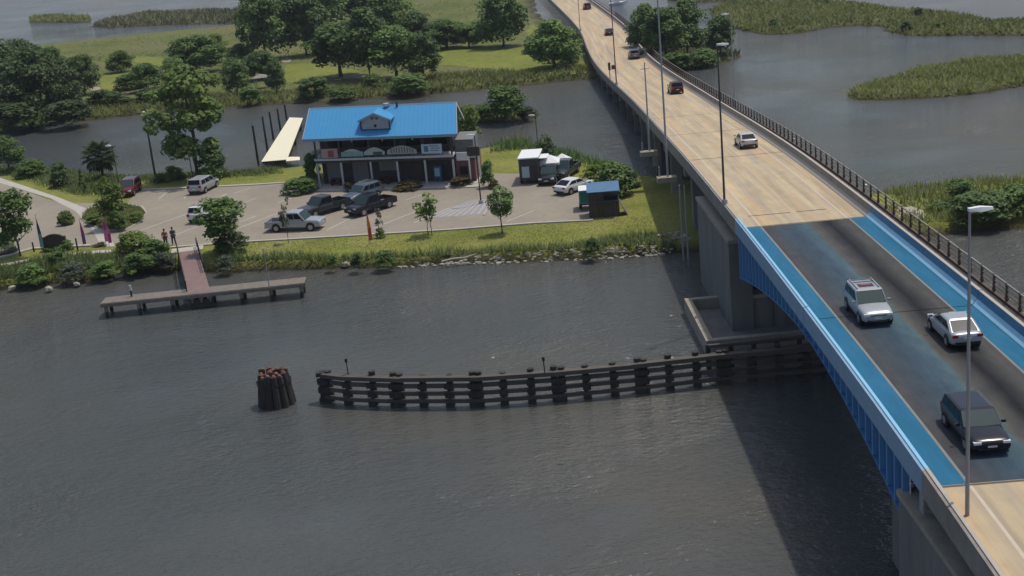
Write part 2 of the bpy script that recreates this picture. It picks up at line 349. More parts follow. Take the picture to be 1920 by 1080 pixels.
front_poly = wl([(380, 470), (460, 452), (620, 445), (850, 428), (1110, 412), (1230, 405), (1260, 470), (1000, 485), (700, 500), (400, 505)], .9)
def gap(P, d): return (vnoise(P[:, 0], P[:, 1], .35, 40) > -.55) & (sdist(P, A_poly) > .15)
cover('shore_reeds', strip_poly, 38, 1.05, .13, B_reed, zA, 31, gap, lean=.5, label='tall green reeds lining the riverbank below the lawn')
cover('bank_plants', BED_poly, 42, 1.0, .17, B_reed, zA, 32, lean=.5, mask=lambda P, d: sdist(P, A_poly) > .1, label='mixed tall plants covering the bank left of the wooden pier')
cover('creek_reeds', back_poly, 22, 1.3, .17, B_bright, zA, 33, lambda P, d: sdist(P, A_poly) > .3, label='bright green reeds along the creek behind the food truck')
cover('creek_bank_grass', leftback_poly, 26, .75, .19, B_reed, zA, 34, lambda P, d: sdist(P, A_poly) > .3, label='rough grass between the car park and the creek')
cover('far_bank_grass', right_poly, 16, .9, .18, B_marsh, zA, 35, lambda P, d: sdist(P, A_poly) > .3, label='yellowish marsh grass on the bank right of the bridge')
cover('lawn_grass', front_poly, 26, .09, .16, B_lawn, lambda P, d: np.full(len(P), LZ) * np.clip(sdist(P, A_poly) / 3.2, 0, 1) ** .5, 36, lambda P, d: sdist(P, A_poly) > 2, lean=.9, label='short mown grass on the strip before the car park')
nearB = wl([(-500, 262), (0, 243), (430, 201), (760, 181), (1000, 159), (1120, 148), (1120, 132), (1000, 140), (850, 145), (640, 172), (430, 180), (0, 215), (-500, 230)])
cover('far_shore_reeds', nearB, 6, 1.3, .38, B_marsh, zI, 37, lambda P, d: sdist(P, B_poly) > .4, clump=.06, lean=.6, label='tall reeds along the far side of the creek')
BR_ = [wl(q, .8) for q in ([(536, 122), (600, 118), (640, 128), (700, 138), (700, 150), (600, 150), (545, 158), (520, 150)], [(185, 150), (205, 136), (250, 134), (262, 142), (240, 160), (225, 172), (190, 168)],
    [(820, 100), (860, 92), (940, 94), (1010, 88), (1085, 112), (1092, 140), (1000, 136), (900, 128), (830, 122)], [(250, 105), (300, 108), (330, 120), (300, 126), (255, 118)], [(1000, 78), (985, 60), (1000, 45), (1015, 70)])]
for q in BR_:
    c = np.mean(np.array(q), 0); pts = []
    for i in range(len(q)):
        a, b = np.array(q[i]), np.array(q[(i + 1) % len(q)])
        for k in range(8): f = k / 8; p_ = a * (1 - f) + b * f; pts.append(tuple(p_ + (p_ - c) * .06 * math.sin(7 * f * len(pts) + i)))
    o = MB().slab(pts, .5, .83).build('meadow', bright_m); o['kind'] = 'structure'
cover('far_meadow_grass', B_poly, 1.3, .45, .75, B_marsh, zI, 38, lambda P, d: (d > 8) & (np.max([sdist(P, q) for q in BR_], 0) < 0), clump=.03, label='wild marsh grass on the far land', lean=.8)
cover('marsh_island_grass', F_poly, 8, .9, .34, B_marsh, zI, 41, clump=.09, lean=.7, label='bright marsh grass on the pointed island right of the bridge')
cover('far_marsh_grass', E_poly, 3, 1.0, .55, B_marsh, zI, 42, clump=.05, lean=.7, label='marsh grass on the winding far island')
cover('small_marsh_grass', I1_poly, 1.5, 1.7, .9, B_marsh, zI, 43, clump=.04, label='marsh grass on the small low islet at far left')
cover('long_marsh_grass', I2_poly, 1.5, 1.6, .9, B_olive, zI, 44, clump=.04, label='olive marsh grass on the long low islet at far left')
cover('thin_marsh_grass', J_poly, 1.5, 1.4, .9, B_olive, zI, 45, clump=.04, label='marsh grass on the thin island at the top edge')
cover('tree_islet_grass', D_poly, 5, .9, .4, B_olive, zI, 46, clump=.09, label='rough grass under the trees of the islet by the bridge')
cover('islet_grass', C_poly, 12, .8, .25, B_reed, zI, 47, clump=.1, label='grass on the small islet behind the restaurant')
# ------------------------------------------------------------------ the bridge
TAB = [(17.833, 19.296, 8.521), (18.145, 27.29, 8.612), (18.426, 35.285, 8.683), (18.677, 43.281, 8.715), (18.898, 51.278, 8.688), (19.089, 59.276, 8.603), (19.25, 67.274, 8.49), (19.381, 75.273, 8.376), (19.482, 83.272, 8.265), (19.559, 91.272, 8.152), (19.631, 99.272, 8.007), (19.721, 107.271, 7.793), (19.849, 115.27, 7.472), (20.037, 123.268, 7.029), (20.288, 131.264, 6.498), (20.574, 139.259, 5.92), (20.861, 147.254, 5.334), (21.116, 155.25, 4.782), (21.306, 163.247, 4.289), (21.398, 171.247, 3.857), (21.386, 179.247, 3.484), (21.303, 187.246, 3.167), (21.186, 195.245, 2.905), (21.071, 203.245, 2.694), (20.994, 211.244, 2.533), (20.993, 219.244, 2.413), (21.103, 227.243, 2.329), (21.325, 235.24, 2.275), (21.616, 243.235, 2.243), (21.934, 251.229, 2.228), (22.233, 259.223, 2.223), (22.471, 267.219, 2.222), (22.601, 275.218, 2.218), (22.563, 283.22, 2.2), (22.489, 291.22, 2.2), (22.379, 299.22, 2.2), (22.233, 307.22, 2.2), (22.051, 315.22, 2.2)]
TX = np.array(TAB); TS = -47.0 + 8 * np.arange(len(TAB))
# carry the approach on beyond the measured part
TX = np.vstack([TX, TX[-1] + (TX[-1] - TX[-2]) * 6, TX[-1] + (TX[-1] - TX[-2]) * 14]); TS = np.concatenate([TS, [TS[-1] + 48, TS[-1] + 112]])
TX = np.vstack([TX[0] + (TX[0] - TX[1]) * 5, TX]); TS = np.concatenate([[TS[0] - 40], TS])
def C3(s): return np.array([np.interp(s, TS, TX[:, k]) for k in range(3)])
def B(s, u, dz=0.0):
    t = C3(s + 4) - C3(s - 4); t = t / math.hypot(t[0], t[1]); c = (C3(s - 2) + 2 * C3(s) + C3(s + 2)) / 4
    return Vector((c[0] + u * t[1], c[1] - u * t[0], c[2] + dz))
def BH(s): t = C3(s + 3) - C3(s - 3); return math.atan2(t[1], t[0]), math.atan2(t[2], math.hypot(t[0], t[1]))
def SU(px, py, dz=0.0):                                     # station and offset of a deck spot
    z = 7.0
    for _ in range(30):
        p = G(px, py, z + dz); s = np.interp(p[1], TX[:, 1], TS); z = .5 * z + .5 * C3(s)[2]
    a = B(s, 0); b = B(s, 1); u = (Vector(p[:2]) - a.xy).dot((b - a).xy); return s, u
S0, S1, J = -75.0, 330.0, 20.9
BASE = Vector((19.6, 72, 0))
def sweep(mb, sec, s0, s1, step=4.0, closed=True, uv=False):
    n = max(1, int(math.ceil((s1 - s0) / step))); ss = [s0 + (s1 - s0) * i / n for i in range(n + 1)]
    if uv:
        if mb.uv is None: mb.uv = []
        for s in ss: mb.uv += [(q[0], s) for q in sec]
    mb.loft([[B(s, *(q(s) if callable(q) else q)) for q in sec] for s in ss], closed, closed); return mb
bridge = thing('bridge', BASE, 'long road bridge with a blue painted double leaf drawbridge span over the river', 'bridge')
def bm(): return MB(BASE)
def concrete_road():
    m = bpy.data.materials.new('tan concrete roadway'); m.use_nodes = True; t = m.node_tree; b = t.nodes['Principled BSDF']; b.inputs['Roughness'].default_value = .85
    v = mapping(t, 'UV', (1.0, .045, 1)); v2 = mapping(t, 'UV', (.6, .35, 1)); v3 = mapping(t, 'UV')
    c = ramp(t, noise(t, v, 1.1, 4, .6), [(.36, (.33, .27, .180)), (.5, (.43, .345, .215)), (.64, (.53, .415, .235))])
    c = mix(t, ramp(t, noise(t, v, .7, 3, .6), [(.50, (0, 0, 0)), (.62, (.7, .7, .7))]), c, (.50, .33, .17))
    c = mix(t, .6, c, ramp(t, noise(t, v2, 1.6, 5, .65), [(.3, (.78, .78, .8)), (.7, (1.1, 1.08, 1.05))]), 'MULTIPLY')
    s = t.nodes.new('ShaderNodeSeparateXYZ'); t.links.new(v3, s.inputs[0])
    # wheel tracks: greyer bands under the tyres of each lane
    wv = t.nodes.new('ShaderNodeMath'); wv.operation = 'SINE'; a = t.nodes.new('ShaderNodeMath'); a.operation = 'MULTIPLY_ADD'; t.links.new(s.outputs[0], a.inputs[0]); a.inputs[1].default_value = 4.19; a.inputs[2].default_value = .2
    t.links.new(a.outputs[0], wv.inputs[0])
    mr = t.nodes.new('ShaderNodeMapRange'); mr.inputs[1].default_value = .1; mr.inputs[2].default_value = 1; mr.inputs[4].default_value = .32; t.links.new(wv.outputs[0], mr.inputs[0])
    c = mix(t, mr.outputs[0], c, (.335, .29, .235)); t.links.new(c, b.inputs['Base Color']); return m
def grid_road():
    m = bpy.data.materials.new('dark bluish steel deck surfacing'); m.use_nodes = True; t = m.node_tree; b = t.nodes['Principled BSDF']; b.inputs['Roughness'].default_value = .75; b.inputs['Specular IOR Level'].default_value = .12
    v = mapping(t, 'UV', (1.0, .05, 1)); v2 = mapping(t, 'UV', (1, .5, 1)); v3 = mapping(t, 'UV')
    s = t.nodes.new('ShaderNodeSeparateXYZ'); t.links.new(v3, s.inputs[0])
    mr = t.nodes.new('ShaderNodeMapRange'); mr.inputs[1].default_value = -2.36; mr.inputs[2].default_value = 3.63; mr.inputs[3].default_value = -.05; mr.inputs[4].default_value = .95; t.links.new(s.outputs[0], mr.inputs[0])
    nz = t.nodes.new('ShaderNodeMath'); nz.operation = 'MULTIPLY_ADD'; t.links.new(noise(t, v2, .7, 3, .6), nz.inputs[0]); nz.inputs[1].default_value = .10; t.links.new(mr.outputs[0], nz.inputs[2])
    c = ramp(t, nz.outputs[0], [(.05, (.060, .062, .066)), (.2, (.044, .062, .078)), (.36, (.042, .072, .100)), (.50, (.066, .112, .132)), (.545, (.080, .082, .072)), (.66, (.042, .042, .042)), (.735, (.012, .012, .014)), (.80, (.028, .029, .030)), (.92, (.070, .069, .065))])
    c = mix(t, .7, c, ramp(t, noise(t, v, 1.8, 5, .65), [(.25, (.72, .72, .75)), (.7, (1.22, 1.2, 1.12))]), 'MULTIPLY')
    c = mix(t, .7, c, ramp(t, noise(t, v2, 1.3, 5, .7), [(.3, (.7, .72, .76)), (.7, (1.25, 1.2, 1.15))]), 'MULTIPLY')
    t.links.new(c, b.inputs['Base Color']); return m
def blue_road():
    m = bpy.data.materials.new('blue painted shoulder'); m.use_nodes = True; t = m.node_tree; b = t.nodes['Principled BSDF']; b.inputs['Roughness'].default_value = .75; b.inputs['Specular IOR Level'].default_value = .12
    v = mapping(t, 'UV', (1.0, .2, 1))
    t.links.new(ramp(t, noise(t, v, 1.2, 5, .65), [(.25, (.016, .105, .185)), (.55, (.022, .135, .235)), (.8, (.045, .16, .25))]), b.inputs['Base Color']); return m
road_c = concrete_road(); road_g = grid_road(); road_b = blue_road()
PAR = -3.87; CUR = 4.85
# slabs under the road
for a, b in ((S0, -J), (J, S1)): sweep(bm(), [(-4.05, -.03), (6.45, -.03), (6.45, -.45), (5.4, -.9), (-3.4, -.9), (-4.05, -.45)], a, b).build('deck_slab', concrete, bridge)
sweep(bm(), [(-4.0, -.03), (6.4, -.03), (6.4, -.35), (-4.0, -.35)], -J, J).build('span_slab', blue_metal, bridge)
for a, b in ((S0, -J), (J, S1)): sweep(bm(), [(PAR, 0), (CUR, 0)], a, b, 3, False, True).build('roadway', road_c, bridge)
for a, b in ((-J, -.04), (.04, J)):
    sweep(bm(), [(-2.36, 0), (3.63, 0)], a, b, 3, False, True).build('span_roadway', road_g, bridge)
    for u0, u1 in ((PAR, -2.36), (3.63, CUR)): sweep(bm(), [(u0, .004), (u1, .004)], a, b, 3, False, True).build('blue_shoulder', road_b, bridge)
sweep(bm(), [(-2.42, .008), (-2.30, .008)], -J, J, 3, False).build('edge_line', mat('worn grey line', (.16, .17, .15), .8, c2=(.22, .21, .17), scale=1), bridge)
sweep(bm(), [(3.58, .008), (3.70, .008)], -J, J, 3, False).build('edge_line', MATS['worn grey line'], bridge)
wornw = mat('worn white line', (.46, .385, .285), .8, c2=(.54, .46, .36), scale=1.5); worny = mat('worn yellow line', (.46, .34, .19), .8, c2=(.50, .38, .23), scale=1.5)
for a, b in ((S0, -J), (J, S1)):
    for u in (-2.35, 3.55): sweep(bm(), [(u - .07, .005), (u + .07, .005)], a, b, 4, False).build('edge_line', wornw, bridge)
    for u in (.6,): sweep(bm(), [(u - .06, .005), (u + .06, .005)], a, b, 4, False).build('centre_line', worny, bridge)
jm = mat('joint filler', (.09, .075, .06), .8)
for s, u0, u1 in ((24.2, -2.6, .35), (24.2, .8, 2.9), (-J - .12, PAR, CUR), (J + .12, PAR, CUR), (48, PAR, CUR), (66, PAR, CUR), (84, PAR, CUR), (-29, PAR, CUR)):
    sweep(bm(), [(u0, .009), (u1, .009)], s - .07, s + .07, 1, False).build('expansion_joint', jm, bridge)
sweep(bm(), [(.9, .012), (CUR - .05, .012)], -28.4, -28.1, 1, False).build('blue_strip', blue_edge, bridge)
# left parapet
for a, b, m1, m2 in ((S0, -J, concrete, kerbm), (J, S1, concrete, kerbm), (-J, -.05, blue_face, blue_edge), (.05, J, blue_face, blue_edge)):
    sweep(bm(), [(-3.87, .002), (-3.87, .70), (-4.10, .70), (-4.10, -.30), (-4.0, -.30), (-4.0, .002)], a, b).build('parapet', m1, bridge)
    sweep(bm(), [(-3.83, .70), (-3.83, .76), (-3.97, .76), (-3.97, .70)], a, b).build('parapet_cap', m2, bridge)
# right barrier, walkway and railing
for a, b, mt, mf in ((S0, -J, kerbm, concrete), (J, S1, kerbm, concrete), (-J, -.05, blue_toe, blue_barr), (.05, J, blue_toe, blue_barr)):
    sweep(bm(), [(CUR - .10, .002), (CUR - .10, .05), (CUR + .17, .34), (CUR + .3, .34), (CUR + .3, .002)], a, b).build('barrier_toe', mt, bridge)
    sweep(bm(), [(CUR + .17, .343), (CUR + .24, .78), (CUR + .40, .78), (CUR + .40, .002), (CUR + .303, .002), (CUR + .303, .343)], a, b).build('barrier_wall', mf, bridge)
    sweep(bm(), [(CUR + .22, .783), (CUR + .22, .81), (CUR + .42, .81), (CUR + .42, .783)], a, b).build('barrier_cap', kerbm, bridge)
sweep(bm(), [(5.26, .16), (6.45, .16), (6.45, -.029), (5.26, -.029)], S0, S1).build('walkway', mat('brownish walkway slab', (.13, .10, .085), .9, c2=(.20, .165, .14), scale=1.5), bridge)
sweep(bm(), [(6.20, .163), (6.20, .30), (6.38, .30), (6.38, .163)], S0, S1).build('railing_kerb', rusty, bridge)
for z, m, r in ((1.20, rail_top, .045), (.92, rusty, .022), (.66, rusty, .022)):
    sweep(bm(), [(6.29 - r, z), (6.29 - r, z + r * 1.6), (6.29 + r, z + r * 1.6), (6.29 + r, z)], S0, S1).build('rail', m, bridge)
pm = MB().box((0, 0, .6), (.11, .11, 1.2)).box((0, 0, .34), (.2, .16, .1)).mesh('railing_post', rusty)
s = -34.0
while s < 235:
    o = bpy.data.objects.new('railing_post', pm); COL.objects.link(o); o.parent = bridge; o.location = B(s, 6.29, .1) - BASE; o.rotation_euler = (0, 0, BH(s)[0]); s += 1.85
# haunched blue girders with ribs
def dep(s): return .62 + 2.5 * (abs(s) / J) ** 1.7
for a, b in ((-18.0, -.05), (.05, J)):
    for u, w2 in ((-3.72, .04), (6.0, .04), (1.2, .04)):
        mb = bm(); n = 14; secs = []
        for i in range(n + 1):
            s = a + (b - a) * i / n; secs.append([B(s, u - w2, -.352), B(s, u + w2, -.352), B(s, u + w2, -.3 - dep(s)), B(s, u - w2, -.3 - dep(s))])
        mb.loft(secs).build('girder', blue_metal, bridge)
        mb = bm(); secs = []
        for i in range(n + 1):
            s = a + (b - a) * i / n; z = -.302 - dep(s); secs.append([B(s, u - .26, z), B(s, u + .26, z), B(s, u + .26, z - .07), B(s, u - .26, z - .07)])
        mb.loft(secs).build('girder_flange', blue_metal, bridge)
rib_m = mat('lighter blue rib paint', (.10, .27, .47), .5)
s = -17.8
while s < J - .3:
    if abs(s) > .6:
        d = dep(s); MB(BASE).add([B(s - .07, -3.98, -.36), B(s + .07, -3.98, -.36), B(s + .07, -3.98, -.3 - d), B(s - .07, -3.98, -.3 - d), B(s - .07, -3.765, -.36), B(s + .07, -3.765, -.36), B(s + .07, -3.765, -.3 - d), B(s - .07, -3.765, -.3 - d)],
            [(0, 1, 2, 3), (4, 5, 6, 7), (0, 1, 5, 4), (1, 2, 6, 5), (2, 3, 7, 6), (3, 0, 4, 7)]).build('girder_rib', rib_m, bridge)
    s += 1.16
for s in np.arange(-18, 19, 6.0):
    sweep(bm(), [(-3.6, -.352), (5.9, -.352), (5.9, -.95), (-3.6, -.95)], s - .12, s + .12, 1).build('floor_beam', blue_metal, bridge)
# pivot piers
def pblock(name, y0, y1, x0, x1, z0, z1, m): return bm().box(((x0 + x1) / 2, (y0 + y1) / 2, (z0 + z1) / 2), (x1 - x0, y1 - y0, z1 - z0)).build(name, m, bridge)
pblock('pier_wall', 88.9, 102.6, 15.2, 16.75, -1.5, 6.75, dark_conc); pblock('pier_wall', 88.9, 102.6, 24.1, 25.6, -1.5, 6.75, dark_conc)
pblock('pier_wall', 93.6, 102.4, 16.753, 24.097, -1.5, 6.6, dark_conc)
pblock('pier_cap', 88.82, 102.7, 15.12, 16.83, 6.75, 7.0, pale_conc); pblock('pier_cap', 88.82, 102.7, 24.02, 25.68, 6.75, 7.0, pale_conc)
pblock('pier_beam', 89.1, 90.3, 16.753, 24.097, -1.5, 2.6, dark_conc); pblock('pier_beam', 89.0, 90.4, 16.753, 24.097, 2.603, 2.85, pale_conc)
for x in (18.6, 20.4, 22.3): pblock('pier_rib', 88.93, 89.097, x - .35, x + .35, -1.5, 2.6, dark_conc)
NPX = G(1690, 925, 7.1).x
# hollow footing with a pale rim
fz = 1.15; x0, x1, y0, y1 = 12.75, 27.5, 85.1, 95.0
pblock('footing_floor', y0 + .5, y1 - .5, x0 + .5, x1 - .5, -1.4, .35, dark_conc)
for nm, a in (('footing_wall', (y0, y1, x0, x0 + .5)), ('footing_wall', (y0, y1, x1 - .5, x1)), ('footing_wall', (y0, y0 + .5, x0 + .503, x1 - .503)), ('footing_wall', (y1 - .5, y1, x0 + .503, x1 - .503))):
    pblock(nm, *a, -1.5, fz, pale_conc)
pblock('pier_wall', 30, 48.7, NPX, 25.2, -1.5, 6.85, dark_conc)
pblock('pier_cap', 30, 48.78, NPX - .08, 25.28, 6.85, 7.1, pale_conc)
pblock('pier_wall', 48.703, 55.6, 16.5, 24.6, -1.5, 5.3, dark_conc)
for x in (15.05, 15.5): bm().cyl((x, 48.2, 7.1), (x, 48.2, 8.0), .03).build('guard_post', white_paint, bridge)
for z in (7.55, 7.98): bm().cyl((15.0, 48.2, z), (15.75, 48.2, z), .025).build('guard_rail', white_paint, bridge)
pblock('footing_wall', 28, 51.5, 12.6, 27, -1.5, 1.0, dark_conc)
# machinery on the near pier top and small stand under the span
q = thing('equipment_box', (NPX + .5, 46.6, 7.1), 'small grey steel cabinet on the near pier beside the blue girder', 'cabinet')
MB().box((0, 0, .45), (.5, .5, .9)).build('cabinet_body', steel, q); MB().box((0, -.262, .5), (.36, .02, .6)).build('cabinet_door', pale_conc, q); MB().cyl((.45, .3, 0), (.45, .3, 1.2), .03).build('conduit', steel, q)
# approach bents
def bent(s, big=False):
    gz = -1.5; h, _ = BH(s); top = B(s, 0)[2] - .9
    if big:
        mb = bm()
        for u in (-2.6, 1.2, 5.0):
            p = B(s, u); mb = bm().box((p[0], p[1], (gz + top - .8) / 2), (1.0, 1.1, top - .8 - gz), 0); mb.build('pier_column', dark_conc, bridge)
    else:
        for u in (-3.3, -1.1, 1.2, 3.5, 5.8):
            p = B(s, u); bm().box((p[0], p[1], (gz + top - .6) / 2), (.66, .66, top - .6 - gz), 0).build('pile', dark_conc, bridge)
    a = B(s, -3.7); b = B(s, 6.2); c = (a + b) / 2
    bm().box((c[0], c[1], top - .35 - .003), ((b - a).xy.length, 1.0, .7), h - PI / 2).build('bent_cap', concrete, bridge)
for s in (35, 49.6, 66.5): bent(s, True)
for s in np.arange(79, 232, 8.5): bent(float(s))
for s in (-42, -55, -68): bent(s, True)
# sloping strut pipes down the pier side
for px in (1281, 1290): 
    p = G(px, 478, .5); bm().cyl((p[0], p[1], -.5), (p[0], p[1], 6.6), .07).build('drain_pipe', steel, bridge)
# concrete ledges on the left side that carry poles
def ledge(s, dz):
    p = B(s, -5.15, dz)
    bm().box((p[0] - .1, p[1], p[2] - .22), (1.75, 1.0, .44)).build('pole_ledge', pale_conc, bridge)
    bm().box((p[0] + .5, p[1], p[2] - 1.0), (.5, .6, 1.1)).build('ledge_bracket', concrete, bridge)
    bm().box((p[0] - .7, p[1] + .3, p[2] + .45), (.12, .12, .9)).build('ledge_post', steel, bridge)
    return p
LED1 = ledge(49.6, -1.55); LED2 = ledge(66.5, -1.45)

# ------------------------------------------------------------------ timber fender, dolphin
FBASE = G(900, 765, 0)
fender = thing('timber_fender', FBASE, 'long dark timber fender wall curving out from the bridge pier', 'fender')
fl = [G(616, 752), G(655, 757), G(760, 761), G(900, 760), G(1040, 751), G(1190, 737), G(1350, 719), G(1560, 700), G(1700, 682)]
def along(pts, step):
    out = []; acc = 0; L = [0]
    for a, b in zip(pts[:-1], pts[1:]): L.append(L[-1] + (b - a).length)
    s = 0
    while s <= L[-1]:
        k = max(i for i in range(len(pts) - 1) if L[i] <= s + 1e-6); t = (s - L[k]) / (L[k + 1] - L[k]); out.append((pts[k].lerp(pts[k + 1], t), (pts[k + 1] - pts[k]).normalized())); s += step
    return out
FH = 2.05; rnd = random.Random(4)
def fm(): return MB(FBASE)
for i, (p, d) in enumerate(along(fl, 1.77)):
    n = Vector((-d.y, d.x, 0)); dbl = i in (0, 3, 6, 9, 12, 15)
    for k in ((-.22, .22) if dbl else (0,)):
        q = p + d * k + n * .12; h = FH + rnd.uniform(-.02, .30)
        fm().cyl((q.x, q.y, -1.5), (q.x + rnd.uniform(-.04, .04), q.y, h), .25, .22, 8).build('pile', dkwood, fender)
    for z in (.45, 1.15, 1.75):
        q = p - n * .27; fm().box((q.x, q.y, z - .32), (.92 if dbl else .52, .18, .36), math.atan2(d.y, d.x)).build('block', dkwood, fender)
for z, dz in ((.38, .25), (.93, .25), (1.45, .25), (1.93, .27)):
    for i in range(len(fl) - 1):
        a, b = fl[i], fl[i + 1]; d = (b - a); n = Vector((-d.y, d.x, 0)).normalized(); c = (a + b) / 2 - n * .16
        ang = math.atan2(d.y, d.x); fm().box((c.x, c.y, z + rnd.uniform(-.02, .02)), (d.length + .12, .2 if z < 1.9 else .5, dz), ang).build('waler', walerw, fender)
for k in range(4):
    p = fl[0] + Vector((-.05 - .04 * k, .1, 0)); fm().box((p.x, p.y, .45 + .5 * k), (.9, .5, .26), .15).build('end_block', dkwood, fender)
for i, (p, d) in enumerate(along([G(1330, 700), G(1560, 678)], 1.5)):
    fm().cyl((p.x, p.y, -1.5), (p.x, p.y, 2.0), .19, .17).build('pile', dkwood, fender)
for z in (.7, 1.35, 1.95):
    a, b = G(1330, 700), G(1620, 672); d = b - a; c = (a + b) / 2; fm().box((c.x, c.y - .2, z), (d.length, .22, .22), math.atan2(d.y, d.x)).build('waler', walerw, fender)
for (bx, by), lab in (((660, 757), 'small navigation light post near the left tip of the timber fender'), ((1027, 757), 'small navigation light post midway along the timber fender')):
    p = G(bx, by); p = p + Vector((0, .1, FH)); q = thing('navigation_light', p, lab, 'light post', 'navigation lights on the fender')
    MB().cyl((0, 0, 0), (-.03, 0, .85), .035).build('post', black_m, q); MB().cyl((-.03, 0, .85), (-.03, 0, 1.1), .10, .08).build('lamp', black_m, q)
q = thing('marker_light', G(1512, 690) + Vector((0, 0, 2.0)), 'short white marker light at the fender under the blue span', 'light post')
MB().cyl((0, 0, 0), (0, 0, .7), .035).build('post', steel, q); MB().cyl((0, 0, .7), (0, 0, .95), .10).build('lamp', white_paint, q)
q = G(520, 757); dol = thing('mooring_dolphin', q, 'cluster of dark timber piles with reddish weathered tops standing alone in the river', 'dolphin')
for ring, n, r in ((0, 1, 0), (1, 6, .42), (2, 12, .85)):
    for k in range(n):
        a = 2 * PI * k / n + .2; b = 1.38 if ring == 2 else 1.3
        h = (2.45 if ring < 2 else 2.15) + rnd.uniform(-.28, .2) + (.12 if math.sin(a) > 0 else -.1)
        x, y = r * math.cos(a), r * math.sin(a)
        MB().cyl((x * b, y * b, -1.5), (x * .92, y * .92, h), .30, .22, 9).build('pile', dkwood, dol)
        MB().cyl((x * .92, y * .92, h - .02), (x * .92 + rnd.uniform(-.06, .06), y + rnd.uniform(-.06, .06), h + .05 + rnd.uniform(0, .14)), .20, .10, 7).build('pile_top', rustred, dol)
MB().add(*(lambda n, z: ([(1.17 * math.cos(2 * PI * i / n), 1.17 * math.sin(2 * PI * i / n), z + dz) for dz in (-.09, .09) for i in range(n)], [(i, (i + 1) % n, n + (i + 1) % n, n + i) for i in range(n)]))(20, 1.6)).build('cable_band', black_m, dol)
# ------------------------------------------------------------------ vehicles
PAINTS = {}
def paint(name, c, rough=.2, metal=.0):
    return mat(name, c, rough, metal, spec=.35, coat=.08)
def lerp(a, b, t): return a + (b - a) * t
SPEC = dict(
    sedan=dict(L=4.75, W=1.82, H=1.45, r=.33, body=[(-.5, .84, .45, .80), (-.485, .92, .30, .97), (-.42, .97, .24, 1.02), (-.25, 1, .22, 1.0), (.0, 1, .21, .97), (.20, 1, .22, .95), (.34, .98, .22, .88), (.44, .94, .24, .78), (.487, .86, .28, .68), (.5, .80, .36, .60)], cab=(-.43, .27, -.23, .05, .93, .79)),
    suv=dict(L=4.8, W=1.92, H=1.76, r=.37, body=[(-.5, .86, .55, .98), (-.49, .94, .34, 1.10), (-.42, .98, .28, 1.12), (.0, 1, .26, 1.10), (.18, 1, .26, 1.10), (.34, .98, .26, 1.04), (.45, .94, .28, .95), (.49, .88, .32, .82), (.5, .82, .42, .74)], cab=(-.485, .22, -.42, .06, .94, .84)),
    van=dict(L=5.0, W=1.96, H=1.78, r=.35, body=[(-.5, .88, .5, .98), (-.49, .95, .32, 1.08), (-.42, .99, .26, 1.10), (.0, 1, .24, 1.08), (.24, 1, .24, 1.04), (.38, .98, .26, .94), (.46, .93, .28, .80), (.5, .82, .38, .66)], cab=(-.49, .33, -.44, .10, .94, .84)),
    pickup=dict(L=5.8, W=2.0, H=1.92, r=.40, body=[(-.5, .94, .55, 1.02), (-.49, .98, .46, 1.06), (-.10, 1, .40, 1.08), (.20, 1, .36, 1.14), (.36, .99, .36, 1.12), (.46, .97, .38, 1.06), (.495, .92, .42, .96), (.5, .88, .5, .9)], cab=(-.13, .25, -.10, .13, .94, .82)))
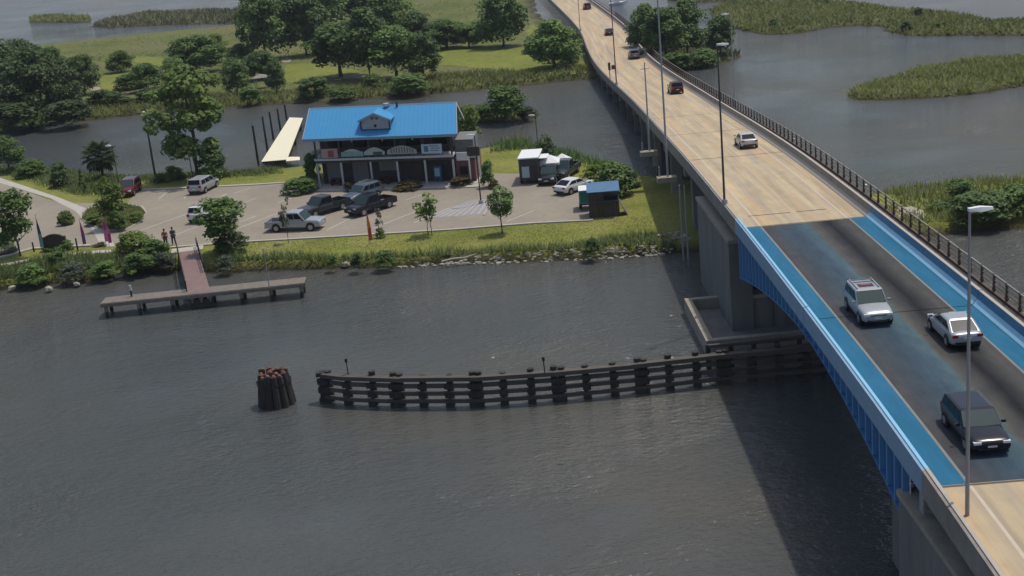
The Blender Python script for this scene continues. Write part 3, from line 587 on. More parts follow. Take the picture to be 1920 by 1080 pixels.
def build_car(kind, pm, label, cat, extras=(), bedcol=None, group=None, name=None):
    S = SPEC[kind]; L, W, H, r = S['L'], S['W'], S['H'], S['r']; hw = W / 2
    t = thing(name or {'sedan': 'sedan_car', 'suv': 'suv_car', 'van': 'minivan', 'pickup': 'pickup_truck'}[kind], (0, 0, 0), label, cat, group)
    mb = MB(); secs = []
    for x, wf, zb, zs in S['body']:
        h = hw * wf; X = x * L
        secs.append([(X, -h * .86, zb), (X, -h * .98, zb + .09), (X, -h, (zb + zs) * .5 + .04), (X, -h * .975, zs - .13), (X, -h * .90, zs - .02), (X, -h * .45, zs + .015), (X, h * .45, zs + .015), (X, h * .90, zs - .02), (X, h * .975, zs - .13), (X, h, (zb + zs) * .5 + .04), (X, h * .98, zb + .09), (X, h * .86, zb)])
    if kind == 'pickup':                                   # open load bed behind the cab: body ends at the cab, bed walls stand behind
        body = [s for s, q in zip(secs, S['body']) if q[0] >= -.10]; mb.loft(body); mb.build('body', pm, t)
        x0, x1 = -L / 2, -.105 * L; b = MB()
        for sgn in (-1, 1): b.box(((x0 + x1) / 2, sgn * (hw - .06), .76), (x1 - x0, .11, .64))
        b.box((x0 + .05, 0, .78), (.08, W - .24, .58)); b.box(((x0 + x1) / 2, 0, .56), (x1 - x0 - .1, W - .24, .1)); b.build('load_bed', pm, t)
        MB().box(((x0 + x1) / 2, 0, .617), (x1 - x0 - .14, W - .26, .01)).build('bed_liner', bedcol or grille, t)
        MB().box((x0 - .07, 0, .50), (.14, W * .86, .17)).build('rear_bumper', steel, t)
    else:
        bo = mb.loft(secs).build('body', pm, t, True); sm_ = bo.modifiers.new('round', 'SUBSURF'); sm_.levels = sm_.render_levels = 2
    x0, x1, x2, x3, wb, wt = S['cab']; x0 *= L; x1 *= L; x2 *= L; x3 *= L; zb = S['body'][3][3] - .05; zt = H - .045; wb *= hw; wt *= hw
    c = MB(); secs = []
    for k in (0, .12, .9, 1):
        z = lerp(zb, zt, k); a = lerp(x0, x2, k); b = lerp(x1, x3, k); y = lerp(wb, wt, k) * (1 - .02 * (k > .95)); e = .10
        secs.append([(a, -y + e, z), (a + e, -y, z), (b - e, -y, z), (b, -y + e, z), (b, y - e, z), (b - e, y, z), (a + e, y, z), (a, y - e, z)])
    secs.append([(lerp(p[0], (x2 + x3) / 2, .16), p[1] * .86, H) for p in secs[-1]])
    c.loft(secs).build('cabin', pm, t)
    def P(xa, k, ya): return Vector((xa, ya, lerp(zb, zt, k)))
    g = MB(); k0, k1 = .05, .95; o = .014
    g.quad(Vector((lerp(x1, x3, k0) + o, -lerp(wb, wt, k0) * .95, lerp(zb, zt, k0) + o)), Vector((lerp(x1, x3, k0) + o, lerp(wb, wt, k0) * .95, lerp(zb, zt, k0) + o)), Vector((lerp(x1, x3, k1) + o, lerp(wb, wt, k1) * .94, lerp(zb, zt, k1) + o)), Vector((lerp(x1, x3, k1) + o, -lerp(wb, wt, k1) * .94, lerp(zb, zt, k1) + o)))
    g.build('windshield', glass2, t, fix=False)
    g = MB(); k0 = .24 if kind != 'sedan' else .12
    g.quad(Vector((lerp(x0, x2, k0) - o, lerp(wb, wt, k0) * .84, lerp(zb, zt, k0) + o)), Vector((lerp(x0, x2, k0) - o, -lerp(wb, wt, k0) * .84, lerp(zb, zt, k0) + o)), Vector((lerp(x0, x2, k1) - o, -lerp(wb, wt, k1) * .82, lerp(zb, zt, k1) + o)), Vector((lerp(x0, x2, k1) - o, lerp(wb, wt, k1) * .82, lerp(zb, zt, k1) + o)))
    g.build('rear_window', glass, t, fix=False)
    n = 3 if kind in ('van', 'suv') else 2
    for s in (-1, 1):
        for j in range(n):
            q = []
            for f, k in ((j / n + .02, .20), ((j + 1) / n - .02, .20), ((j + 1) / n - .02, .86), (j / n + .02, .86)):
                a = lerp(x0, x2, k) + .16; b = lerp(x1, x3, k) - .18; q.append((lerp(a, b, f), s * (lerp(wb, wt, k) + .012), lerp(zb, zt, k)))
            MB().quad(*(q if s < 0 else q[::-1])).build('side_window', glass, t, fix=False)
        MB().box((x1 - .28, s * (hw + .09), zb + .12), (.12, .2, .14)).build('mirror', pm if kind != 'pickup' else grille, t)
        MB().box((L * .47, s * hw * .68, S['body'][-2][3] + .02 - (.04 if kind == 'sedan' else .07)), (L * .055, hw * .36, .13)).build('headlight', lampw, t)
        MB().box((-L * .492, s * hw * (.93 if kind == 'pickup' else .74), .84 if kind == 'sedan' else (.9 if kind == 'pickup' else .95)), ((.05, .10, .3) if kind == 'pickup' else (.09, hw * .34, .15 if kind == 'sedan' else .26))).build('tail_light', lampr, t)
        for xf in (.315, -.305) if kind != 'pickup' else (.325, -.30):
            MB().cyl((xf * L, s * (hw - .12), r + .03), (xf * L, s * (hw + .003), r + .03), r + .075, n=18).build('wheel_arch', grille, t)
            wh = MB().cyl((xf * L, s * (hw - .2), r), (xf * L, s * (hw + .02), r), r, n=18).build('wheel', tyre, t)
            MB().cyl((xf * L, s * (hw + .01), r), (xf * L, s * (hw + .032), r), r * .62, n=12).build('rim', rimm, wh)
    zf = S['body'][-2][3]
    MB().box((L * .492, 0, zf - .13), (.06, hw * .95, .15)).build('grille', grille, t)
    MB().box((L * .488, 0, zf - .36), (.09, hw * 1.35, .16)).build('lower_grille', grille, t)
    MB().box((L * .502, 0, zf - .24), (.012, .42, .10)).build('number_plate', plate, t)
    MB().box((-L * .502, 0, .72), (.012, .42, .12)).build('number_plate', plate, t)
    if kind != 'pickup': MB().box((-L * .494, 0, .42), (.07, hw * 1.5, .16)).build('rear_bumper', grille, t)
    if 'rack' in extras:
        for s in (-1, 1): MB().box(((x2 + x3) / 2, s * wt * .80, H + .05), ((x3 - x2) * .86, .05, .05)).build('roof_rail', steel, t)
        for f in (.22, .42): MB().box((lerp(x2, x3, f), 0, H + .07), (.06, wt * 1.6, .03)).build('roof_bar', grille, t)
    if 'sunroof' in extras:
        MB().box((lerp(x2, x3, .66), 0, H + .006), (.62, .9, .02)).build('sunroof', grille, t); MB().box((lerp(x2, x3, .62), 0, H + .02), (.34, .62, .02)).build('sunroof_blind', mat('red fabric', (.20, .05, .05), .8), t)
    if 'wing' in extras: MB().box((-L * .47, 0, 1.06), (.2, W * .8, .04)).build('spoiler', pm, t)
    return t
def on_ground(t, c, to, z=1.03, frm=None):
    p = G(*c, z); a = G(*(frm or c), z); b = G(*to, z); t.location = p; t.rotation_euler = (0, 0, math.atan2(b.y - a.y, b.x - a.x))
def on_deck(t, c, rev=False, u=None):
    s, uu = SU(*c); uu = uu if u is None else u; p = B(s, uu, .01); h, pt = BH(s)
    t.location = p; t.rotation_euler = (0, (pt if rev else -pt), h + (PI if rev else 0)); t.scale = (.87, .87, .87)
silver = paint('silver paint', (.38, .39, .40), .3, .35); white_p = paint('white car paint', (.62, .62, .60)); black_p = paint('black car paint', (.012, .013, .017))
dgrey = paint('dark grey car paint', (.045, .05, .05), .3, .2); maroon = paint('maroon car paint', (.045, .006, .008)); redp = paint('red car paint', (.11, .012, .014)); bluegrey = paint('blue grey car paint', (.10, .13, .17), .3, .2)
gry = paint('grey car paint', (.13, .14, .15), .3, .3); goldw = paint('pearl white paint', (.50, .48, .45), .3, .2)
on_deck(build_car('suv', silver, 'silver suv with roof bars and open sunroof driving towards the camera on the blue span', 'car', ('rack', 'sunroof')), (1628, 592), True)
on_deck(build_car('sedan', silver, 'silver sedan seen from behind beside the blue right shoulder of the span', 'car', ()), (1788, 632))
bc_ = build_car('suv', black_p, 'black car heading towards the camera near the lower end of the blue span', 'car', ()); on_deck(bc_, (1828, 818), True); bc_.scale = (.87, .87, .74)
on_deck(build_car('sedan', goldw, 'pearl white sedan driving away on the tan concrete roadway just past the span', 'car'), (1399, 274))
on_deck(build_car('suv', maroon, 'dark maroon suv driving away on the curving approach road', 'car'), (1267, 174))
on_deck(build_car('suv', gry, 'grey suv driving away between the maroon suv and the red cars', 'car'), (1189, 109))
on_deck(build_car('sedan', maroon, 'dark red car second from the far end of the bridge', 'car'), (1142, 65))
on_deck(build_car('suv', redp, 'small red suv farthest away at the top of the bridge', 'car'), (1101, 17))
on_ground(build_car('pickup', silver, 'silver pickup truck parked side on at the front edge of the car park', 'pickup truck'), (556, 430), (605, 433), frm=(510, 436.5))
on_ground(build_car('pickup', dgrey, 'dark grey pickup truck parked behind the silver pickup', 'pickup truck'), (608, 399), (575, 409), frm=(646, 388))
on_ground(build_car('pickup', black_p, 'black pickup truck parked with its grille towards the lawn flag', 'pickup truck', bedcol=steel), (696, 396), (664, 405), frm=(733, 383))
on_ground(build_car('suv', bluegrey, 'blue grey suv parked nearest the restaurant front shrubs', 'car', ('rack',)), (680, 375), (646, 385), frm=(718, 361))
on_ground(build_car('van', silver, 'silver minivan seen from behind parked by the creek side', 'minivan'), (383, 357), (405, 346), frm=(368, 366))
on_ground(build_car('suv', white_p, 'white suv seen from behind partly hidden by a round tree', 'car', ('rack',)), (386, 410), (406, 399), frm=(370, 419))
on_ground(build_car('suv', redp, 'dark red suv parked at the left end beside the planting bed', 'car'), (244, 363), (232, 373), frm=(256, 353))
on_ground(build_car('sedan', white_p, 'white sedan parked between the black suv and the wooden kiosk', 'car'), (1076, 358), (1100, 349), frm=(1056, 364))
on_ground(build_car('suv', black_p, 'black suv with chrome grille parked beside the food truck', 'car', ('rack',)), (1032, 340), (1024, 352), frm=(1042, 328))
on_ground(build_car('pickup', dgrey, 'dark pickup parked last by the reeds behind the black suv', 'pickup truck'), (1060, 330), (1048, 340), frm=(1074, 320))

# food truck
p = G(994, 345, 1.03); ft = thing('food_truck', p, 'tall dark food truck with a bright white roof beside the reeds', 'food truck', rz=math.radians(-8))
dkp = mat('dark truck side', (.03, .032, .035), .5); pbl = mat('pale blue menu board', (.34, .44, .46), .6)
MB().box((0, 2.2, 1.65), (2.1, 4.6, 2.3)).build('box_body', dkp, ft); MB().box((0, 2.2, 2.84), (2.25, 4.8, .12)).build('roof', white_paint, ft)
MB().box((-.35, -.13, 1.35), (.8, .03, 1.2)).build('menu_board', pbl, ft); MB().box((.45, -.12, 1.2), (.7, .03, 1.7)).build('rear_door', mat('dark door', (.02, .02, .022), .5), ft)
MB().box((1.06, 2.0, 2.0), (.03, 2.2, .9)).build('serving_hatch', glass, ft); MB().box((1.5, 2.0, 2.55), (.9, 2.4, .05)).build('awning', white_paint, ft)
MB().box((0, 5.15, 1.15), (2.0, 1.3, 1.5)).build('cab', dkp, ft)
for x in (-.95, .95):
    for y in (.7, 4.9):
        wl_ = MB().cyl((x - .12, y, .42), (x + .12, y, .42), .42, n=16).build('wheel', tyre, ft); MB().cyl((x - .13, y, .42), (x + .13, y, .42), .24, n=10).build('rim', rimm, wl_)
def canopy(px, py, w_, d_, h, lab):
    t = thing('canopy_tent', G(px, py, 1.03), lab, 'canopy tent', rz=-.15)
    for x in (-1, 1):
        for y in (-1, 1): MB().cyl((x * w_ / 2, y * d_ / 2, 0), (x * w_ / 2, y * d_ / 2, h), .03).build('pole', steel, t)
    z = h; a, b = w_ / 2 + .08, d_ / 2 + .08
    MB().add([(-a, -b, z), (a, -b, z), (a, b, z), (-a, b, z), (0, 0, z + .75), (-a, -b, z - .25), (a, -b, z - .25), (a, b, z - .25), (-a, b, z - .25)], [(0, 1, 4), (1, 2, 4), (2, 3, 4), (3, 0, 4), (5, 6, 1, 0), (6, 7, 2, 1), (7, 8, 3, 2), (8, 5, 0, 3)]).build('canopy_top', white_paint, t)
canopy(1032, 334, 2.2, 2.2, 1.9, 'white pyramid canopy tent behind the black suv'); canopy(1056, 325, 1.8, 1.8, 1.5, 'smaller white canopy tent nearest the reeds')
# wooden kiosk and teal trailer
k = thing('kiosk', G(1134, 406, 1.03), 'weathered wooden kiosk with a blue metal roof at the right end of the car park', 'kiosk', rz=math.radians(-4))
kw = mat('dark weathered boards', (.055, .045, .038), .9, c2=(.11, .09, .075), scale=3, stretch=(1, 1, .2)); dint = mat('dark interior', (.012, .012, .012), .9)
for i in range(12):
    x = -1.3 + i * .236; MB().box((x, -.02, .75), (.21, .06, 1.5), 0).build('board', kw, k)
for sx in (-1.42, 1.42):
    for i in range(8): MB().box((sx, .12 + i * .24, .75), (.06, .21, 1.5)).build('board', kw, k)
MB().box((0, 1.0, 1.0), (2.7, 1.85, 1.9)).build('wall', dint, k)
for x in (-1.35, -.05, 1.35): MB().box((x, .02, 2.0), (.1, .1, 1.0)).build('post', kw, k)
MB().box((-.75, .03, 1.95), (1.2, .05, .85)).build('shutter', kw, k); MB().box((0, -.2, 1.53), (2.7, .4, .05)).build('counter', kw, k)
MB().loft([[(-1.55, -.35, 2.45), (1.55, -.35, 2.45), (1.55, -.35, 2.51), (-1.55, -.35, 2.51)], [(-1.55, 2.2, 2.85), (1.55, 2.2, 2.85), (1.55, 2.2, 2.91), (-1.55, 2.2, 2.91)]]).build('roof', mat('slate blue roof', (.05, .13, .24), .5, c2=(.07, .17, .29), scale=2), k)
MB().add([(1.5, -.1, 1.35), (2.2, -.1, 0), (2.2, 1.6, 0), (1.5, 1.6, 1.35), (1.5, -.1, 1.27), (2.1, -.1, -.02), (2.1, 1.6, -.02), (1.5, 1.6, 1.27)], [(0, 1, 2, 3), (4, 5, 6, 7), (0, 1, 5, 4), (1, 2, 6, 5), (2, 3, 7, 6), (3, 0, 4, 7)]).build('ramp', pierwood, k)
tr = thing('box_trailer', G(1100, 395, 1.03), 'small teal box trailer with a white roof beside the wooden kiosk', 'trailer', rz=math.radians(-4))
teal = mat('teal trailer paint', (.02, .20, .17), .5, c2=(.025, .24, .2), scale=2)
MB().box((0, 1.0, 1.35), (1.3, 2.2, 1.3)).build('body', teal, tr); MB().box((0, 1.0, 2.03), (1.35, 2.3, .06)).build('roof', white_paint, tr); MB().box((0, 1.0, .62), (1.1, 2.0, .14)).build('chassis', black_m, tr)
for x in (-.6, .6): MB().cyl((x - .09, 1.1, .32), (x + .09, 1.1, .32), .32, n=14).build('wheel', tyre, tr)
for x in (-.45, .45): MB().box((x, .1, .3), (.09, .09, .6)).build('leg', black_m, tr)
MB().box((0, -.108, 1.4), (.9, .02, .9)).build('hatch', mat('darker teal hatch', (.015, .15, .13), .5), tr)

# ------------------------------------------------------------------ restaurant
BL = G(598, 352, 1.03); BR = G(885, 345, 1.03); ex = (BR - BL); BW = ex.length; ex.normalize(); ey = Vector((.10, .995, 0)).normalized()
bld = thing('restaurant', BL, 'two storey waterfront restaurant with a bright blue metal roof and front balcony', 'restaurant')
def Q(a, b, z): return ex * a + ey * b + Vector((0, 0, z))
def bx(mb, a0, a1, b0, b1, z0, z1): return mb.add([Q(a0, b0, z0), Q(a1, b0, z0), Q(a1, b1, z0), Q(a0, b1, z0), Q(a0, b0, z1), Q(a1, b0, z1), Q(a1, b1, z1), Q(a0, b1, z1)], [(3, 2, 1, 0), (4, 5, 6, 7), (0, 1, 5, 4), (1, 2, 6, 5), (2, 3, 7, 6), (3, 0, 4, 7)])
def bp(nm, m, *a, par=None): return bx(MB(), *a).build(nm, m, par or bld)
dwall = mat('dark plank wall', (.035, .034, .035), .85, c2=(.065, .06, .058), scale=1.5); gdoor = mat('grey roller shutter', (.16, .165, .16), .7, c2=(.20, .205, .20), scale=2)
trim = mat('grey white trim', (.40, .40, .38), .7, c2=(.5, .5, .48), scale=2); redw = mat('brick red annex wall', (.14, .055, .055), .85, c2=(.20, .09, .085), scale=2)
W_ = 16.6
bp('wall', dwall, 0.2, W_ - .2, 2.2, 9.2, 0, 3.1); bp('wall', dwall, .2, W_ - .2, 2.4, 9.0, 3.35, 5.75); bp('balcony_floor', trim, -.1, W_ + .05, -.15, 9.3, 3.1, 3.32)
bp('beam', dwall, 0, W_, .0, .25, 2.80, 3.097); bp('eave_beam', dwall, 0, W_, -.05, .2, 5.35, 5.62)
for a in (.15, 3.1, 6.7, 9.9, 13.2, W_ - .1):
    bp('column', trim, a - .11, a + .11, .0, .22, 0, 2.797); bp('balcony_post', dwall, a - .09, a + .09, .0, .18, 3.323, 5.347)
for a, c, z0, z1, nm, m in ((.8, 2.8, .1, 2.5, 'roller_door', gdoor), (4.0, 5.9, .1, 2.6, 'curtain', mat('mauve grey curtain', (.17, .155, .16), .9, c2=(.22, .2, .2), scale=3, stretch=(3, 3, .3))), (7.3, 9.4, 1.35, 2.7, 'roller_door', gdoor), (10.4, 12.6, 1.2, 2.75, 'roller_door', dwall)):
    bp(nm, m, a, c, 2.1, 2.19, z0, z1)
bp('door', mat('dark red door', (.07, .03, .03), .6), 11.4, 12.4, 2.08, 2.19, 0, 2.1)
for i in range(5): bp('upper_window', glass, 1.2 + i * 3.2, 2.9 + i * 3.2, 2.3, 2.39, 4.1, 5.3)
bp('railing', black_m, 0, W_, 0.02, .06, 4.33, 4.39)
for i in range(34): bp('baluster', black_m, .2 + i * .49, .24 + i * .49, .02, .06, 3.323, 4.327)
# signs on the balcony
def arch(nm, m, a0, a1, z0, h0, h1, b=-.08, base=None):
    n = 12; pts = [(a0, z0), (a1, z0)] + [(lerp(a1, a0, i / n), z0 + h0 + (h1 - h0) * math.sin(PI * i / n)) for i in range(n + 1)]
    mb = MB(); k = len(pts); mb.add([Q(x, b, z) for x, z in pts] + [Q(x, b + .05, z) for x, z in pts], [tuple(range(k)), tuple(range(2 * k - 1, k - 1, -1))] + [(i, (i + 1) % k, k + (i + 1) % k, k + i) for i in range(k)])
    return mb.build(nm, m, bld)
s1 = bp('sign', mat('pinkish banner', (.42, .30, .28), .8, c2=(.36, .22, .21), scale=2), .9, 2.9, -.1, -.04, 3.42, 4.45); bp('emblem', mat('dull red print', (.22, .07, .07), .8), 1.7, 2.4, -.115, -.103, 3.5, 4.25, par=s1)
s2 = bp('sign', mat('teal boat sign', (.16, .28, .29), .7, c2=(.24, .36, .36), scale=2), 3.3, 6.0, -.1, -.04, 3.5, 4.05); arch('sign_boat_top', trim, 3.7, 5.6, 4.06, .03, .28)
s3 = arch('sign', mat('pale grey sign', (.36, .38, .38), .7, c2=(.42, .44, .44), scale=3), 6.1, 8.6, 3.6, .35, .85); bp('emblem', mat('dark green print', (.04, .09, .07), .8), 7.2, 8.3, -.10, -.083, 3.62, 3.95, par=s3)
s4 = arch('sign', mat('grey white name sign', (.33, .34, .33), .7), 8.9, 12.4, 3.6, .45, .95)
for i in range(9): bp('lettering', mat('dark lettering', (.07, .07, .075), .8), 9.35 + i * .32, 9.45 + i * .32, -.10, -.083, 3.72, 4.15 + .25 * math.sin(PI * (i + 1) / 10), par=s4)
s5 = bp('sign', mat('pale blue white sign', (.42, .50, .54), .7), 13.0, 15.4, -.1, -.04, 3.55, 4.6)
for i, (z, c, a) in enumerate(((4.35, 15.0, 13.9), (4.1, 15.2, 14.1), (3.85, 15.0, 14.0))): bp('lettering', mat('blue lettering', (.06, .16, .28), .8), a, c, -.115, -.103, z, z + .09, par=s5)
bp('emblem', mat('blue lettering', (0, 0, 0)), 13.3, 13.8, -.115, -.103, 3.75, 4.4, par=s5)
for a in (4.6, 8.3, 11.9):
    bp('porch_lamp', mat('warm grey lamp glass', (.4, .32, .25), .4), a, a + .16, .3, .46, 5.05, 5.25)
# roof: two blue slopes with standing seams, white gable trim
e0, e1, rg, zb_, zr = -.75, 9.9, 4.6, 5.62, 8.25; xl, xr = -.95, W_ + .75
def roofpt(a, b): return Q(a, b, lerp(zb_, zr, (b - e0) / (rg - e0)) if b < rg else lerp(zr, zb_, (b - rg) / (e1 - rg)))
mb = MB(); lf, rt = [], []
for a, lst in ((xl, lf), (xr, rt)):
    for b in (e0, rg, e1): lst.append(roofpt(a + (-.05 if a < 0 else -.45) * (b >= rg), b))
up = Vector((0, 0, .1))
mb.loft([[lf[0], lf[1], lf[2], lf[2] + up, lf[1] + up, lf[0] + up], [rt[0], rt[1], rt[2], rt[2] + up, rt[1] + up, rt[0] + up]]).build('roof', roof_blue, bld)
nseam = 36
for i in range(nseam + 1):
    f = i / nseam; p0 = lf[0].lerp(rt[0], f) + up; p1 = lf[1].lerp(rt[1], f) + up; d = ex * .03
    MB().add([p0 - d, p0 + d, p1 + d, p1 - d] + [q + Vector((0, 0, .03)) for q in (p0 - d, p0 + d, p1 + d, p1 - d)], [(4, 5, 6, 7), (0, 1, 5, 4), (1, 2, 6, 5), (2, 3, 7, 6), (3, 0, 4, 7)]).build('roof_seam', roof_blue, bld)
bluetrim = mat('grey blue fascia', (.16, .25, .32), .6)
a_ = lf[0] + Vector((0, 0, -.16)) - ey * .04; b_ = rt[0] + Vector((0, 0, -.16)) - ey * .04; MB().loft([[a_, a_ + ey * .035, a_ + ey * .035 + Vector((0, 0, .3)), a_ + Vector((0, 0, .3))], [b_, b_ + ey * .035, b_ + ey * .035 + Vector((0, 0, .3)), b_ + Vector((0, 0, .3))]]).build('fascia', bluetrim, bld)
for pts, nm in ((lf, 'bargeboard'), (rt, 'bargeboard')):
    o_ = ex * (-.05 if pts is lf else .05); s_ = [q + o_ for q in pts]
    for i in (0, 1):
        a, b = s_[i], s_[i + 1]; z2 = Vector((0, 0, .17)); MB().loft([[a - z2, a - z2 + o_, a + z2 + o_, a + z2], [b - z2, b - z2 + o_, b + z2 + o_, b + z2]]).build(nm, trim, bld)
MB().loft([[lf[1] + up * .6 - ey * .12, lf[1] + up * 1.9, lf[1] + up * .6 + ey * .12], [rt[1] + up * .6 - ey * .12, rt[1] + up * 1.9, rt[1] + up * .6 + ey * .12]]).build('ridge_cap', bluetrim, bld)
# gable walls under the roof ends
for a in (.22, W_ - .32): bx(MB(), a, a + .1, .8, 8.8, 5.753, 6.1).build('gable_wall', dwall, bld)
# dormer with sign face
dc = 7.75; dw = 1.72; df = .45; z0 = roofpt(dc, df).z + .12
dg = mat('grey dormer siding', (.30, .32, .33), .8, c2=(.38, .40, .41), scale=1.5)
front = [Q(dc - dw, df, z0), Q(dc + dw, df, z0), Q(dc + dw, df, z0 + 1.1), Q(dc, df, z0 + 1.8), Q(dc - dw, df, z0 + 1.1)]
dl = ey * 3.4; back = [q + dl for q in front]; MB().loft([front, back]).build('dormer_wall', dg, bld)
fr = MB()
for i in (0, 1, 4):
    a, b = front[i], front[(i + 1) % 5]; c = (a + b) / 2; d = (b - a); dd = Vector((0, 0, .09)) if i == 0 else ex * .09
    fr.loft([[a - dd - ey * .06, a + dd - ey * .06, a + dd - ey * .004, a - dd - ey * .004], [b - dd - ey * .06, b + dd - ey * .06, b + dd - ey * .004, b - dd - ey * .004]])
fr.build('dormer_frame', mat('navy trim', (.015, .05, .09), .6), bld)
for s_ in (-1, 1):
    a = Q(dc, df - .3, z0 + 1.87); b = Q(dc + s_ * (dw + .3), df - .3, z0 + 1.04); zz = Vector((0, 0, .08)); dl2 = ey * 3.6
    MB().loft([[a, b, b + zz, a + zz], [a + dl2, b + dl2, b + dl2 + zz, a + dl2 + zz]]).build('dormer_roof', roof_blue, bld)
    MB().loft([[a - ey * .04 + zz * .4, a - ey * .003 + zz * .4, a - ey * .003 - zz * 1.7, a - ey * .04 - zz * 1.7], [b - ey * .04 + zz * .4, b - ey * .003 + zz * .4, b - ey * .003 - zz * 1.7, b - ey * .04 - zz * 1.7]]).build('dormer_bargeboard', mat('pale blue trim', (.25, .38, .48), .6), bld)
p = Q(dc, df - .02, z0 + .45); MB().cyl(p, p - ey * .05, .17, n=12).build('dormer_vent', black_m, bld)
for s_ in (-1, 1): bp('dormer_window', mat('grey window glass', (.12, .13, .14), .2), dc + s_ * .28 - .17, dc + s_ * .28 + .17, df - .05, df - .01, z0 + 1.15, z0 + 1.42)
p = roofpt(8.6, 4.3); MB().box((p.x, p.y, p.z + .35), (.6, .5, .35), .6).build('roof_vent', trim, bld); p = roofpt(9.9, 4.2); MB().cyl((p.x, p.y, p.z), (p.x, p.y, p.z + .75), .12).build('flue_pipe', mat('navy trim', (0, 0, 0)), bld)
# annex at the right with two white posts
bp('annex_wall', redw, W_ + .05, W_ + 2.3, 1.0, 7.5, 0, 2.6); bp('annex_deck', dwall, W_ + .05, W_ + 2.4, .8, 7.6, 2.603, 2.75); bp('annex_upper', mat('grey lattice', (.13, .14, .13), .9, c2=(.2, .21, .2), scale=4), W_ + .1, W_ + 2.2, 2.0, 7.0, 2.753, 4.6)
bp('sign', white_paint, W_ + .25, W_ + 1.6, .78, .9, 2.5, 3.4); bp('annex_window', glass, W_ + .5, W_ + 1.4, .94, .99, .9, 1.8)
for a in (W_ + 1.75, W_ + 2.9): bp('white_post', white_paint, a - .07, a + .07, .2, .34, 0.5, 3.1); bp('post_foot', dwall, a - .09, a + .09, .18, .36, 0, .497)
bp('annex_beam', dwall, W_ + 1.6, W_ + 3.05, .15, .40, 3.103, 4.1)
bp('side_deck', pierwood, -1.9, -.12, 1.5, 7, 2.9, 3.05); 
for b in (1.6, 4.2, 6.8): bp('side_post', dkwood, -1.8, -1.62, b, b + .18, 0, 2.897)
vm = thing('vending_machine', BL + Q(14.5, 1.4, .05), 'blue and white vending machine standing in the dark porch', 'vending machine', rz=math.atan2(ex.y, ex.x))
MB().box((0, 0, .92), (.85, .75, 1.84)).build('cabinet', mat('blue machine paint', (.03, .10, .18), .4), vm); MB().box((-.05, -.38, 1.15), (.6, .012, .9)).build('front_panel', mat('pale machine front', (.30, .42, .48), .35), vm); MB().box((0, -.38, .35), (.5, .012, .3)).build('delivery_flap', black_m, vm)
for a, lab, m in ((2.2, 'dark red bench table under the left porch bay', mat('dark red paint', (.10, .02, .03), .6)), (8.1, 'dark red bench table under the middle porch bay', MATS['dark red paint'])):
    t = thing('picnic_table', BL + Q(a, 1.0, .05), lab, 'table', rz=math.atan2(ex.y, ex.x)); MB().box((0, 0, .74), (1.5, .7, .06)).build('tabletop', m, t)
    for y in (-.6, .6): MB().box((0, y, .43), (1.5, .26, .05)).build('bench', m, t)
    for x in (-.55, .55): MB().box((x, 0, .36), (.08, 1.3, .70)).build('leg', m, t)

# ------------------------------------------------------------------ car park, kerbs, beds, markings
def sheet(name, px, z, m, z0=None, kind='structure'):
    pts = wl(px, z); o = MB().slab(pts, z0 if z0 is not None else z - .4, z).build(name, m); o['kind'] = kind; return o
def asphalt_mat():
    m = bpy.data.materials.new('tan gravel asphalt'); m.use_nodes = True; t = m.node_tree; b = t.nodes['Principled BSDF']; b.inputs['Roughness'].default_value = .9
    v = mapping(t, 'Object'); c = ramp(t, noise(t, v, .12, 5, .6), [(.3, (.225, .197, .152)), (.7, (.285, .246, .184))])
    c = mix(t, .8, c, ramp(t, noise(t, v, 1.3, 6, .7), [(.25, (.82, .82, .84)), (.7, (1.1, 1.09, 1.07))]), 'MULTIPLY'); t.links.new(c, b.inputs['Base Color']); return m
asph = asphalt_mat()
lot_px = [(-300, 520), (-150, 500), (0, 482), (60, 465), (170, 459), (300, 463), (460, 451), (620, 442), (850, 428), (1000, 416), (1112, 411), (1105, 380), (1085, 345), (1060, 333), (1000, 326), (925, 325), (900, 340), (560, 340), (480, 345), (400, 349), (262, 355), (240, 378), (180, 381), (120, 380), (90, 374), (50, 359), (0, 343), (-100, 318), (-300, 300)]
sheet('car_park', lot_px, 1.03, asph)
walkm = mat('pale walkway concrete', (.36, .33, .28), .85, c2=(.45, .42, .36), scale=1.5)
sheet('walkway', [(-60, 328), (0, 343), (95, 372), (140, 395), (165, 418), (190, 462), (215, 462), (195, 418), (160, 390), (110, 370), (0, 333), (-60, 318)], 1.036, walkm, .9)
sheet('pavement', [(545, 352), (600, 358), (895, 350), (912, 340), (905, 330), (880, 338), (600, 345), (550, 345)], 1.14, walkm, .9)
sheet('kerb', [(150, 408), (165, 420), (195, 431), (235, 430), (262, 416), (276, 398), (268, 386), (240, 381), (190, 383), (160, 390)], 1.13, kerbm, .9)
bedo = sheet('planting_bed', [(153, 408), (167, 418), (196, 429), (234, 428), (260, 414), (273, 398), (265, 388), (240, 383), (191, 385), (163, 392)], 1.20, bed_m, .9)
sheet('kerb', [(-150, 498), (0, 480), (60, 463.5), (170, 457.5), (170, 460), (60, 466), (0, 483), (-150, 501)], 1.14, kerbm, .9)
sheet('kerb', [(300, 463), (460, 451), (620, 442), (850, 428), (1000, 416), (1112, 411), (1112, 412.6), (1000, 418), (850, 430), (620, 444), (460, 453), (300, 465)], 1.12, kerbm, .9)
sheet('kerb', [(262, 354), (400, 348), (480, 344), (545, 340), (545, 341.5), (480, 346), (400, 350), (262, 356)], 1.12, kerbm, .9)
line_m = mat('worn parking line', (.42, .40, .36), .8, c2=(.50, .48, .44), scale=2); hatch_m = mat('faded hatch paint', (.34, .325, .31), .85, c2=(.41, .39, .37), scale=1)
